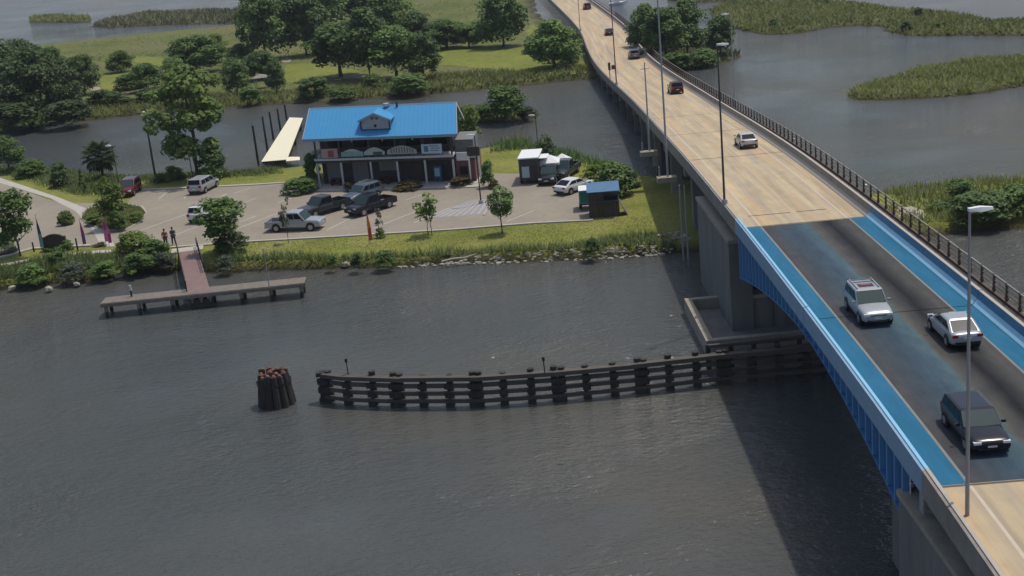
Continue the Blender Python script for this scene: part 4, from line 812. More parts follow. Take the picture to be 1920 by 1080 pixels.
def stripe(a, b, w_=.12, z=1.036, m=None, nm='parking_line'):
    p, q = G(*a, z), G(*b, z); d = (q - p).normalized(); n = Vector((-d.y, d.x, 0)) * w_ / 2
    o = MB().quad(p - n, p + n, q + n, q - n).build(nm, m or line_m); o['kind'] = 'structure'
for a, b in (((297, 373), (318, 357)), ((345, 372), (360, 357)), ((250, 437), (350, 401)), ((330, 440), (372, 424)), ((430, 434), (520, 400)), ((612, 432), (672, 401)), ((610, 428), (560, 438)), ((700, 428), (800, 388)), ((775, 418), (842, 390)), ((760, 375), (800, 362)), ((520, 380), (560, 366)), ((430, 390), (480, 372)), ((480, 405), (440, 420)), ((950, 415), (1000, 395)), ((470, 352), (440, 362)), ((410, 372), (425, 363))):
    stripe(a, b)
hz = [(800, 409), (908, 401), (917, 385), (915, 372), (880, 376), (842, 390)]
sheet('hatched_zone', hz, 1.034, mat('greyer patch', (.25, .235, .225), .9, c2=(.30, .28, .265), scale=1), .9)
for i in range(7): stripe((812 + i * 14, 408 - i * 1.1), (860 + i * 9, 386 - i * 1.6), .16, 1.04, hatch_m, 'hatch_line')
sheet('kerb', [(905, 402), (916, 387), (914, 372), (917, 372), (919, 387), (908, 403)], 1.12, kerbm, .9)
sheet('planting_bed', [(108, 404), (118, 401), (130, 401), (139, 406), (141, 414), (134, 421), (122, 423), (112, 419), (107, 411)], 1.10, bed_m, .9)
# riverside path and low wall at left
def ribbon(name, px, z, w_, z0, m, kind='structure'):
    pts = [G(x, y, z) for x, y in px]; secs = []
    for i, p in enumerate(pts):
        d = (pts[min(i + 1, len(pts) - 1)] - pts[max(i - 1, 0)]).normalized(); n = Vector((-d.y, d.x, 0)) * w_ / 2
        secs.append([(p - n).to_tuple()[:2] + (z0,), (p + n).to_tuple()[:2] + (z0,), (p + n).to_tuple()[:2] + (z,), (p - n).to_tuple()[:2] + (z,)])
    o = MB().loft(secs).build(name, m); o['kind'] = kind; return o
ribbon('riverside_path', [(-120, 522), (0, 497), (60, 487), (120, 478), (170, 473), (225, 470)], 1.06, 1.1, .6, walkm)
ribbon('riverside_path', [(100, 489), (130, 486), (170, 483), (215, 479)], .95, .5, .3, walkm)
wl2 = ribbon('retaining_wall', [(-120, 534), (0, 509), (45, 501)], .75, .3, -.2, dkwood)
ribbon('pier_approach', [(352, 463), (350, 471)], 1.09, 3.0, .8, walkm)

# ------------------------------------------------------------------ wooden pier and cream dock
PB = G(375, 545, 0); pier = thing('fishing_pier', PB, 'T shaped grey timber fishing pier with a reddish walkway down from the bank', 'pier')
def pmb(): return MB(PB)
A0 = G(352, 470, 1.0); A1 = G(373, 549, 1.3); d = (A1 - A0); d.z = 0; A0.z = 0; n = Vector((-d.y, d.x, 0)).normalized(); Lg = d.length; d.normalize()
def wz(f): return .07 + .27 * f
mb = pmb(); s = 0
while s < Lg:
    c = A0 + d * s; mb.box((c.x, c.y, .97 + wz(s / Lg)), (.135, 1.9, .05), math.atan2(d.y, d.x)); s += .15
o = mb.build('walkway_boards', redwood, pier); o['kind'] = 'stuff'
for k in (-.85, .85): a = A0 + n * k; b = A0 + d * Lg + n * k; pmb().loft([[(a.x - .06, a.y, .70 + wz(0)), (a.x + .06, a.y, .70 + wz(0)), (a.x + .06, a.y, .94 + wz(0)), (a.x - .06, a.y, .94 + wz(0))], [(b.x - .06, b.y, .70 + wz(1)), (b.x + .06, b.y, .70 + wz(1)), (b.x + .06, b.y, .94 + wz(1)), (b.x - .06, b.y, .94 + wz(1))]]).build('stringer', dkwood, pier)
for side, f0, f1 in ((-1, .0, .97), (1, -.04, .62)):
    k = f0
    pts = []
    while k <= f1:
        c = A0 + d * (Lg * k) - n * side * -.95 * 1.0; c.z = wz(k); pts.append(c); pmb().box((c.x, c.y, 1.45 + wz(k)), (.09, .09, 1.0)).build('rail_post', dkwood, pier); k += .105
    a, b = pts[0], pts[-1]
    for z in (1.93, 1.5): pmb().cyl((a.x, a.y, a.z + z), (b.x, b.y, b.z + z), .045, n=6).build('hand_rail', dkwood, pier)
for f in (.3, .62):
    for k in (-.8, .8): c = A0 + d * (Lg * f) + n * k; pmb().cyl((c.x, c.y, -1.2), (c.x, c.y, .74), .13).build('piling', dkwood, pier)
TZ = .32; T0 = G(188, 570, 1.3); T1 = G(570, 531, 1.3); d = (T1 - T0); n = Vector((-d.y, d.x, 0)).normalized(); Lt = d.length; d.normalize(); ang = math.atan2(d.y, d.x)
mb = pmb(); s = .07
while s < Lt:
    c = T0 + d * s + n * .95; mb.box((c.x, c.y, .975 + TZ), (.125, 1.9, .05), ang); s += .14
o = mb.build('deck_boards', pierwood, pier); o['kind'] = 'stuff'
for k in (.0, 1.9): c = (T0 + T1) / 2 + n * k; pmb().box((c.x, c.y, .80 + TZ), (Lt, .12, .28), ang).build('edge_beam', pierwood, pier)
for px in (196, 258, 320, 358, 375, 392, 450, 506, 563):
    f = (px - 188) / 382; 
    for k in (.15, 1.75): c = T0 + d * (Lt * f) + n * k; pmb().cyl((c.x, c.y, -1.2), (c.x, c.y, .66 + TZ), .16).build('piling', dkwood, pier); 
    c = T0 + d * (Lt * f) + n * .15; pmb().cyl((c.x, c.y, .55), (c.x, c.y, .662 + TZ), .175).build('piling_collar', pierwood, pier)
c = T0 + d * (Lt * .49) + n * .1; pmb().box((c.x, c.y, .42), (1.9, .2, .7), ang).build('ladder_frame', dkwood, pier)
def flagpole(px, base, z, top, lab):
    p = G(px, base, z); h = hgt(p, top); t = thing('slim_pole', p, lab, 'pole'); MB().cyl((0, 0, 0), (0, 0, h), .04, .03).build('shaft', steel, t); MB().box((0, 0, h + .05), (.22, .12, .1)).build('head', trim, t)
flagpole(505, 540, 1.32, 468, 'slim grey pole standing on the right arm of the fishing pier')
p = G(247, 556, 1.32); t = thing('pier_post', p, 'short dark post with a pale top near the left end of the fishing pier', 'post'); MB().cyl((0, 0, 0), (0, 0, .55), .09, .08).build('shaft', dkwood, t); MB().cyl((0, 0, .55), (0, 0, 1.0), .13, .09).build('pale_top', trim, t)
dk_px = [(490, 303), (538, 299), (568, 221), (543, 220)]
DB = G(530, 270, 0); dock = thing('boat_dock', DB, 'pale cream boat dock running away from the bank left of the restaurant', 'dock')
q0, q1, q2, q3 = [G(*p, .9) for p in dk_px]; nb = 40; mb = MB(DB)
for i in range(nb):
    f0, f1 = i / nb, (i + .93) / nb; mb.slab([q0.lerp(q3, f0), q1.lerp(q2, f0), q1.lerp(q2, f1), q0.lerp(q3, f1)], .84, .9)
o = mb.build('deck_boards', creamwood, dock); o['kind'] = 'stuff'
MB(DB).slab([q0.lerp(q1, .02), q1, q2, q3.lerp(q2, .04)], .6, .837).build('frame', dkwood, dock)
for f in (.1, .45, .8):
    for a, b in ((q0, q3), (q1, q2)): c = a.lerp(b, f); MB(DB).cyl((c.x, c.y, -1.2), (c.x, c.y, .83), .14).build('piling', dkwood, dock)
MB(DB).slab([G(*p, .93) for p in ((536, 302), (562, 300), (562, 294), (540, 294))], .75, .93).build('landing', creamwood, dock)
for i, (bx_, by, tx, ty) in enumerate(((487, 322, 475, 236), (502, 284, 493, 219), (513, 262, 506, 210), (526, 243, 518, 204), (538, 225, 530, 196))):
    p = G(bx_, by, 0); o = MB().cyl((0, 0, -1.2), (-.05, 0, hgt(p, ty)), .17, .13).build('mooring_pile', dkwood, loc=p)
    tag(o, ['tall mooring pile nearest the bank, left of the cream dock', 'second mooring pile from the bank beside the cream dock', 'middle mooring pile beside the cream dock', 'fourth mooring pile from the bank beside the cream dock', 'mooring pile at the far end of the cream dock'][i], 'mooring pile', 'mooring piles beside the cream dock')

# ------------------------------------------------------------------ lamps, flags, signs, people
def lamp(p, h, ang, arm, lab, r=.09, group=None, m=None, headm=None, name='street_lamp', cat='street lamp'):
    t = thing(name, p, lab, cat, group, rz=ang); m = m or steel
    MB().box((0, 0, .15), (.36, .36, .3)).build('base', steel, t)
    MB().tube([(0, 0, .3), (0, 0, h * .5), (0, 0, h)], [r, r * .8, r * .55], 8).build('pole', m, t)
    if arm: MB().tube([(0, 0, h - .1), (arm * .5, 0, h + .04), (arm, 0, h + .06)], [r * .5, r * .45, r * .4], 6).build('arm', m, t)
    MB().loft([[(arm - .1, -.10, h + .02), (arm - .1, .10, h + .02), (arm - .1, .08, h + .13), (arm - .1, -.08, h + .13)], [(arm + .3, -.16, h + .0), (arm + .3, .16, h + .0), (arm + .3, .1, h + .16), (arm + .3, -.1, h + .16)], [(arm + .72, -.09, h + .03), (arm + .72, .09, h + .03), (arm + .72, .06, h + .11), (arm + .72, -.06, h + .11)]]).build('lamp_head', headm or white_paint, t)
    return t
def plamp(s, u, top, side, arm, lab, r=.09, m=None, dz=.74):
    p = B(s, u, dz); return lamp(p, hgt(p, top), BH(s)[0] - PI / 2 + (0 if side < 0 else PI), arm, lab, r, 'lamps along the bridge', m)
plamp(25.6, -3.99, 95, -1, .05, 'grey street lamp on the left parapet just beyond the pivot pier', .085, m=mat('dark grey lamp post', (.07, .065, .06), .7))
q_ = G(1813, 1030, 7.35); lamp(q_, hgt(q_, 441), .0, .05, 'large grey street lamp nearest the camera beside the left parapet', .085, 'lamps along the bridge', m=mat('dull grey lamp post', (.30, .29, .28), .7))
plamp(88, 6.7, 30, 1, .3, 'street lamp rising behind the right railing above the river', .07, dz=-.3)
plamp(121, -3.99, -10, -1, .5, 'brown street lamp with a traffic box low on its shaft', .09, rusty)
plamp(205, -3.99, -40, -1, .5, 'street lamp near the far top of the bridge', .07, rusty)
p = B(121, -3.99, .74); o = MB().box((0, 0, 1.6), (.55, .4, .55)).build('traffic_box', rusty, loc=p + Vector((-.28, -.05, .9))); tag(o, 'brown round topped control box fixed low beside the bridge lamp', 'control box')
for P_, top, lab in ((LED1, -60, 'tall thin utility pole standing on the nearer concrete ledge of the bridge'), (LED2, 120, 'thin utility pole standing on the farther concrete ledge of the bridge')):
    h = hgt(P_, top); t = thing('utility_pole', P_, lab, 'utility pole'); MB().tube([(0, 0, 0), (0, 0, h * .5), (0, 0, h)], [.10, .08, .06], 8).build('shaft', steel, t); MB().box((0, 0, h * .93), (.9, .06, .06)).build('cross_arm', steel, t)
s_, _u = SU(1146, 160); p = B(s_ + 2, -3.99, .74); t = thing('traffic_signal', p, 'dark three lamp traffic signal on the left parapet of the approach', 'traffic signal'); hh = hgt(p, 118)
MB().cyl((0, 0, 0), (0, 0, hh), .06).build('pole', black_m, t); MB().box((0, 0, hh - .5), (.34, .25, 1.1)).build('signal_head', black_m, t)
for k in range(3): MB().cyl((0, -.125, hh - .85 + k * .35), (0, -.2, hh - .85 + k * .35), .12, n=10).build('signal_lens', mat(['green lens', 'amber lens', 'red lens'][k], [(.02, .08, .03), (.15, .09, .01), (.12, .01, .01)][k], .3), t)
def glamp(bx_, by, top, z, arm, ang, lab, r=.07, m=None, hm=None):
    p = G(bx_, by, z); return lamp(p, hgt(p, top), ang, arm, lab, r, None, m or black_m, hm, 'lamp_post', 'lamp post')
glamp(292, 336, 213, 1.0, .0, 2.2, 'tall black lamp post with a bright head by the creek left of the big tree', .15)
glamp(232, 396, 276, 1.2, .3, 2.6, 'lamp post with a white head in the round planting bed', .055)
glamp(362, 338, 245, 1.0, .1, 0, 'dark lamp post in front of the big light green tree', .06)
glamp(902, 381, 256, 1.05, .1, 2.8, 'lamp post on the hatched island in front of the restaurant annex', .08)
glamp(1010, 291, 218, .8, .2, 2.6, 'thin dark lamp post at the creek behind the food truck', .06)
def feather(px, base, top, m, m2, lab, rz=.2):
    p = G(px, base, 1.05); h = hgt(p, top); t = thing('feather_flag', p, lab, 'feather flag', rz=rz); MB().tube([(0, 0, 0), (.02, 0, h * .6), (.10, 0, h * .92), (.30, 0, h)], [.025, .02, .015, .01], 5).build('pole', steel, t)
    n = 10; L_ = []; R_ = []
    for i in range(n + 1):
        f = i / n; z = h * (.14 + .84 * f); L_.append((.03 + .07 * f ** 3, 0, z)); R_.append((.03 + .26 * math.sin(PI * min(1, .35 + .65 * f) if f > .4 else PI * .60) * (1 - f ** 4) ** .5 + .05, .03 * math.sin(7 * f), z))
    for j, (a, b, mm) in enumerate(((0, 4, m2), (4, 7, m), (7, n, m if m2 is m else m2))):
        P = L_[a:b + 1] + R_[a:b + 1][::-1]; k = len(P); MB().add([(x, y - .006, z) for x, y, z in P] + [(x, y + .006, z) for x, y, z in P], [tuple(range(k)), tuple(range(2 * k - 1, k - 1, -1))] + [(i, (i + 1) % k, k + (i + 1) % k, k + i) for i in range(k)]).build('banner_panel', mm, t)
fm1 = mat('dark teal flag cloth', (.03, .07, .08), .8); fm2 = mat('magenta flag cloth', (.38, .03, .17), .8); fm3 = mat('violet flag cloth', (.16, .05, .18), .8); fm4 = mat('red flag cloth', (.55, .05, .02), .8); fm5 = mat('orange flag cloth', (.75, .22, .02), .8); fm6 = mat('pink flag cloth', (.55, .16, .30), .8)
feather(78, 474, 400, fm1, mat('pale teal flag cloth', (.14, .24, .24), .8), 'dark teal feather flag left of the arched monument sign'); feather(157, 466, 409, fm2, fm3, 'violet and magenta feather flag right of the monument sign'); feather(199, 462, 399, fm2, fm6, 'bright magenta feather flag beside the big round bush'); feather(205, 463, 412, fm6, fm2, 'pink feather flag close behind the magenta one'); feather(693, 461, 391, fm5, fm4, 'red and orange feather flag standing on the lawn strip')
ms = thing('monument_sign', G(105, 469, 1.03), 'dark brown monument sign with an arched top beside the car park entrance', 'sign', rz=-.1)
dbr = mat('dark brown sign', (.035, .024, .018), .85, c2=(.055, .04, .03), scale=3); pts = [(-1.0, 0), (1.0, 0), (1.0, 1.25)] + [(1.0 * math.cos(PI * i / 12), 1.25 + .42 * math.sin(PI * i / 12)) for i in range(1, 12)] + [(-1.0, 1.25)]
k_ = len(pts); MB().add([(x, -.12, z) for x, z in pts] + [(x, .12, z) for x, z in pts], [tuple(range(k_)), tuple(range(2 * k_ - 1, k_ - 1, -1))] + [(i, (i + 1) % k_, k_ + (i + 1) % k_, k_ + i) for i in range(k_)]).build('sign_panel', dbr, ms)
for x in (-1.1, 1.1): MB().box((x, 0, .7), (.2, .3, 1.4)).build('sign_pillar', dbr, ms)
MB().box((0, 0, .08), (2.5, .45, .16)).build('plinth', dkwood, ms)
for px, by, h, lab in ((64, 472, .9, 'short dark bollard post left of the teal flag'), (146, 470, 1.2, 'short dark bollard post between the sign and the violet flag')):
    t = thing('bollard', G(px, by, 1.03), lab, 'bollard'); MB().cyl((0, 0, 0), (0, 0, h), .09, .08).build('post', black_m, t); MB().cyl((0, 0, h), (0, 0, h + .1), .11, .05).build('cap', black_m, t)

def person(px, by, z, lab, shirt, trousers, hair, face, hgt_=1.75, step=.18, bag=None):
    p = G(px, by, z); t = thing('person', p, lab, 'person', rz=face); k = hgt_ / 1.75
    V = [(0, 0, .93), (0, 0, 1.12), (0, 0, 1.38), (0, 0, 1.50), (0, .02, 1.56), (0, .02, 1.68), (.10, 0, .88), (.11, -step * .5, .48), (.11, -step, .07), (.11, -step + .15, .03), (-.10, 0, .88), (-.11, step * .3, .48), (-.11, step, .07), (-.11, step + .15, .03),
         (.19, 0, 1.41), (.25, .03, 1.12), (.26, .14, .88), (.26, .19, .80), (-.19, 0, 1.41), (-.25, -.03, 1.12), (-.26, .06, .87), (-.26, .10, .79)]
    Ed = [(0, 1), (1, 2), (2, 3), (3, 4), (4, 5), (0, 6), (6, 7), (7, 8), (8, 9), (0, 10), (10, 11), (11, 12), (12, 13), (2, 14), (14, 15), (15, 16), (16, 17), (2, 18), (18, 19), (19, 20), (20, 21)]
    R = [.15, .13, .16, .07, .085, .10, .09, .065, .045, .045, .09, .065, .045, .045, .06, .042, .032, .04, .06, .042, .032, .04]
    def skinmesh(nm, vs, es, rs, m, par, fat=1.0):
        me = bpy.data.meshes.new(nm); me.from_pydata([(a * k, b * k, c * k) for a, b, c in vs], es, []); o = bpy.data.objects.new(nm, me); COL.objects.link(o); o.parent = par
        md = o.modifiers.new('s', 'SKIN'); me.skin_vertices[0].data.foreach_set('radius', [x * k * fat for x in rs for _ in (0, 1)]); me.skin_vertices[0].data[0].use_root = True
        s = o.modifiers.new('u', 'SUBSURF'); s.levels = 1; s.render_levels = 1; me.materials.append(m)
        dg_ = bpy.context.evaluated_depsgraph_get(); nm_ = bpy.data.meshes.new_from_object(o.evaluated_get(dg_)); o.modifiers.clear(); o.data = nm_
        if not nm_.materials: nm_.materials.append(m)
        return o
    skinmesh('body', V, Ed, R, skin_m, t)
    skinmesh('shirt', [V[0], V[1], V[2], V[14], V[15], V[18], V[19]], [(0, 1), (1, 2), (2, 3), (3, 4), (2, 5), (5, 6)], [.155, .145, .175, .075, .06, .075, .06], shirt, t, 1.06)
    skinmesh('trousers', [V[0], V[6], V[7], V[8], V[10], V[11], V[12]], [(0, 1), (1, 2), (2, 3), (0, 4), (4, 5), (5, 6)], [.155, .105, .08, .065, .105, .08, .065], trousers, t, 1.08)
    MB().loft([[(.11 * k * r_ * math.cos(a), .02 - .015 + .12 * k * r_ * math.sin(a), z_ * k) for a in [2 * PI * i / 10 for i in range(10)]] for z_, r_ in ((1.64, .95), (1.70, 1.02), (1.76, .85), (1.80, .4))]).build('hair', hair, t, True)
person(312, 462, 1.03, 'person in a red and dark shirt standing left of the other at the pier entrance', mat('dull red shirt', (.25, .06, .07), .9), mat('dark trousers', (.02, .02, .024), .9), mat('dark hair', (.02, .014, .01), .8), .3)
person(327, 459, 1.03, 'person in dark navy clothes walking behind the pier railing', mat('navy shirt', (.03, .035, .07), .9), mat('dark trousers', (0, 0, 0)), mat('dark hair', (0, 0, 0)), -2.6, 1.78)

# ------------------------------------------------------------------ rocks, log, debris, boat, pavilion
def rock(r, sx, sy, sz):
    bmh = bmesh.new(); bmesh.ops.create_icosphere(bmh, subdivisions=1, radius=1)
    for v in bmh.verts: v.co = Vector((v.co.x * sx, v.co.y * sy, v.co.z * sz)) * r.uniform(.75, 1.15)
    V = [tuple(v.co) for v in bmh.verts]; F = [tuple(v.index for v in f.verts) for f in bmh.faces]; bmh.free(); return V, F
rr = random.Random(9); mb = MB()
shore = [G(*p, .1) for p in ((745, 501), (860, 494), (1000, 490), (1130, 484), (1230, 477), (1268, 470), (1300, 462))]
for p, d in along(shore, .065):
    f = (p.x - shore[0].x) / (shore[-1].x - shore[0].x); wdt = lerp(.5, 2.6, f)
    if rr.random() < .3 + .7 * f:
        n = Vector((-d.y, d.x, 0)); q = p + n * rr.uniform(-.25, wdt); s_ = rr.uniform(.12, .32); V, F = rock(rr, s_, s_ * .8, s_ * .6)
        dd = float(sdist([[q.x, q.y]], A_poly)[0]); zz = LZ * (1 - (1 - min(1, max(0, dd) / 3.2)) ** 2)
        mb.add([(v[0] + q.x, v[1] + q.y, v[2] + zz + .05) for v in V], F)
o = mb.build('riprap', rock_m); tag(o, 'pale broken stones along the waterline below the lawn and beside the bridge', 'rocks', kind='stuff')
for i, (px, py, s_, lab) in enumerate(((22, 540, .45, 'pale boulder at the far left waterline'), (92, 541, .42, 'round pale boulder at the waterline below the path'), (144, 532, .40, 'pale boulder half hidden by bank plants'), (222, 515, .55, 'yellow boulder among the plants left of the pier'), (240, 488, .35, 'small white stone near the big bush'), (398, 498, .45, 'tan boulder just right of the pier walkway'), (648, 495, .5, 'brown boulder at the gap in the reeds'), (333, 494, .35, 'small pale stone just left of the pier walkway'))):
    V, F = rock(rr, s_, s_ * .8, s_ * .7); o = MB().add(V, F).build('boulder', rock_m, loc=G(px, py, .35)); tag(o, lab, 'boulder')
for i, (px, py, a, b, lab) in enumerate(((1706, 404, 1.6, .3, 'large pale broken concrete slab on the right bank by the railing'), (1722, 409, .9, -.2, 'smaller tilted concrete slab on the right bank'), (1693, 398, 1.0, .6, 'pale concrete chunk farthest left on the right bank'))):
    o = MB().box((0, 0, 0), (a * 1.4, a, .35), b).build('concrete_slab', rock_m, loc=G(px, py, .9)); o.rotation_euler = (.25, -.15, b); tag(o, lab, 'concrete slab')
lg = G(862, 487, .55); o = MB().tube([(-1.6, -.1, 0), (-.6, .05, .12), (.5, .1, .1), (1.5, .35, .3)], [.13, .12, .10, .05], 7).build('driftwood_log', mat('bleached driftwood', (.34, .32, .28), .9), loc=lg); tag(o, 'bleached driftwood log lying on the stones below the lawn', 'log')
t = thing('motor_boat', G(1158, 9, 0), 'tiny white boat on the water beyond the bridge', 'boat'); MB().loft([[(-2.2, -.8, .6), (-2.2, .8, .6), (-2.2, .6, -.1), (-2.2, -.6, -.1)], [(1, -.8, .7), (1, .8, .7), (1, .5, -.1), (1, -.5, -.1)], [(2.6, -.05, .9), (2.6, .05, .9), (2.6, .03, .3), (2.6, -.03, .3)]]).build('hull', white_paint, t); MB().box((-.2, 0, 1.1), (1.4, 1.0, .8)).build('cabin', white_paint, t)
t = thing('pavilion', G(492, 165, .8), 'small pale roofed pavilion among the trees across the creek', 'pavilion')
for x in (-1.1, 1.1):
    for y in (-1, 1): MB().box((x, y, 1.0), (.14, .14, 2.0)).build('post', trim, t)
MB().add([(-1.5, -1.4, 2), (1.5, -1.4, 2), (1.5, 1.4, 2), (-1.5, 1.4, 2), (0, 0, 2.6)], [(0, 1, 4), (1, 2, 4), (2, 3, 4), (3, 0, 4), (3, 2, 1, 0)]).build('roof', concrete, t)
for c, w_, h_ in (((137, 160), 16, 7), ((178, 166), 12, 4), ((292, 131), 22, 6), ((536, 112), 12, 5), ((660, 143), 45, 4)):
    o = sheet('sand_patch', [(c[0] - w_, c[1]), (c[0] - w_ * .3, c[1] + h_), (c[0] + w_ * .6, c[1] + h_ * .8), (c[0] + w_, c[1] - h_ * .3), (c[0] + w_ * .2, c[1] - h_)], .86, mat('pale sandy soil', (.28, .23, .16), .9, c2=(.34, .28, .20), scale=.5), .5)
# ------------------------------------------------------------------ trees and shrubs
def leafcloud(seed, n, leaf, kind='round', lobes=26):
    r = np.random.default_rng(seed); c = []; rad = []
    for i in range(lobes):
        a = r.uniform(0, 2 * PI); zz = r.uniform(.06, .93)
        if kind == 'round': prof = math.sin(PI * min(1, (zz * .88 + .12)) ** .85) ** .6
        elif kind == 'pine': prof = .35 + .65 * (1 - zz) ** .7 * (.6 + .4 * r.uniform())
        elif kind == 'cone': prof = max(.08, 1 - zz)
        elif kind == 'bush': prof = math.cos(zz * PI / 2) ** .45
        elif kind == 'layer': prof = (.45 + .55 * math.sin(PI * zz)) * (.75 + .25 * math.sin(zz * 19))
        elif kind == 'tall': prof = .8 * math.sin(PI * (zz * .9 + .08)) ** .5
        q = math.sqrt(r.uniform(.05, 1)) * .36 * prof
        c.append((q * math.cos(a), q * math.sin(a), .10 + .80 * zz if kind != 'bush' else .05 + .78 * zz)); rad.append(r.uniform(.09, .16) * (.6 if kind in ('pine', 'cone', 'layer') else 1))
    c = np.array(c); rad = np.array(rad); li = r.integers(0, lobes, n)
    d = r.normal(size=(n, 3)); d /= np.linalg.norm(d, axis=1)[:, None]; d[:, 2] = np.where(r.uniform(size=n) < .55, np.abs(d[:, 2]), d[:, 2])
    rr_ = rad[li] * (1 - .5 * r.uniform(size=n) ** 2.2); P = c[li] + d * rr_[:, None] * np.array([1, 1, .9])
    nm = d + r.normal(0, .45, (n, 3)); nm[:, 2] += .35; nm /= np.linalg.norm(nm, axis=1)[:, None]
    t = np.cross(nm, r.normal(size=(n, 3))); t /= np.linalg.norm(t, axis=1)[:, None]; b = np.cross(nm, t)
    s = leaf * r.uniform(.55, 1.25, n)[:, None]
    V = np.stack([P - t * s * .5, P - b * s * .38, P + t * s * .5, P + b * s * .38], 1)
    V[:, :, 2] = np.maximum(V[:, :, 2], .0); lt = r.uniform(-.18, .18, lobes)
    rr2 = np.percentile(np.hypot(P[:, 0], P[:, 1]), 97.5); V[:, :, :2] *= .5 / rr2; z1 = np.percentile(P[:, 2], 99.5); V[:, :, 2] = np.minimum(V[:, :, 2] / z1, 1.04)
    tint = np.clip(.45 + lt[li] + r.uniform(-.28, .28, n), 0, 1); return V.reshape(-1, 3), np.arange(n * 4).reshape(-1, 4), tint
LIB = {}
def crown_mesh(kind, v, m):
    key = (kind, v, m.name)
    if key not in LIB:
        n, lf, lobes, kd = {'oak': (8000, .046, 60, 'round'), 'big': (6000, .040, 46, 'layer'), 'pine': (4200, .05, 34, 'pine'), 'young': (2200, .065, 34, 'tall'), 'sparse': (420, .085, 12, 'tall'), 'bush': (3200, .066, 36, 'bush'), 'cone': (1300, .09, 18, 'cone')}[kind]
        LIB[key] = npmesh('crown', *leafcloud(100 + v * 7 + len(kind), n, lf, kd, lobes)[:2], m, leafcloud(100 + v * 7 + len(kind), n, lf, kd, lobes)[2])
    return LIB[key]
tr_ = random.Random(11)
def plant(px, by, ty, wpx, kind, m, lab, group=None, z=None, trunk=None, var=None):
    z = .7 if z is None else z; p = G(px, by, z); sc_ = SCL(p); h = hgt(p, ty); wd = wpx / sc_; v = tr_.randrange(4) if var is None else var
    rzz = tr_.uniform(0, 6.28)
    if kind in ('bush', 'cone'):
        o = bpy.data.objects.new('shrub' if kind == 'bush' else 'conifer_shrub', crown_mesh(kind, v, m)); COL.objects.link(o); o.location = p; o.scale = (wd * 1.02, wd * 1.02, h * 1.02); o.rotation_euler = (0, 0, rzz); tag(o, lab, 'shrub', group); return o
    if trunk is None and group == GF and px not in (640, 694, 745): trunk = .04
    tf = trunk if trunk is not None else {'oak': .14, 'big': .10, 'pine': .22, 'young': .26, 'sparse': .28}[kind]
    t = thing({'oak': 'broadleaf_tree', 'big': 'broadleaf_tree', 'pine': 'pine_tree', 'young': 'young_tree', 'sparse': 'sapling'}[kind], p, lab, 'tree', group)
    o = bpy.data.objects.new('crown', crown_mesh(kind, v, m)); COL.objects.link(o); o.parent = t; o.location = (0, 0, h * tf); o.scale = (wd * 1.05, wd * 1.05, h * (1 - tf) * 1.03); o.rotation_euler = (0, 0, rzz)
    r = max(.03, wd * .028 if kind != 'sparse' else .035); mb = MB(); j = lambda a: tr_.uniform(-a, a) * wd
    top = (j(.04), j(.04), h * .82); mid = (j(.03), j(.03), h * .4); mb.tube([(0, 0, -.1), (j(.01), j(.01), h * .18), mid, top], [r * 1.35, r, r * .75, r * .25], 7)
    for _ in range(7 if kind != 'sparse' else 5):
        a = tr_.uniform(0, 6.28); k = tr_.uniform(.2, .62); q = tr_.uniform(.22, .4) * wd; z0 = h * k; s = Vector((0, 0, h * .18)).lerp(Vector(mid), min(1, max(0, (k - .18) / .22))) if k < .4 else Vector(mid).lerp(Vector(top), (k - .4) / .42)
        mb.tube([s, s + Vector((q * .5 * math.cos(a), q * .5 * math.sin(a), h * .10)), s + Vector((q * math.cos(a), q * math.sin(a), h * .24))], [r * .5, r * .34, r * .12], 5)
    mb.build('trunk', bark, t); return t
GF = 'trees on the far bank of the creek'
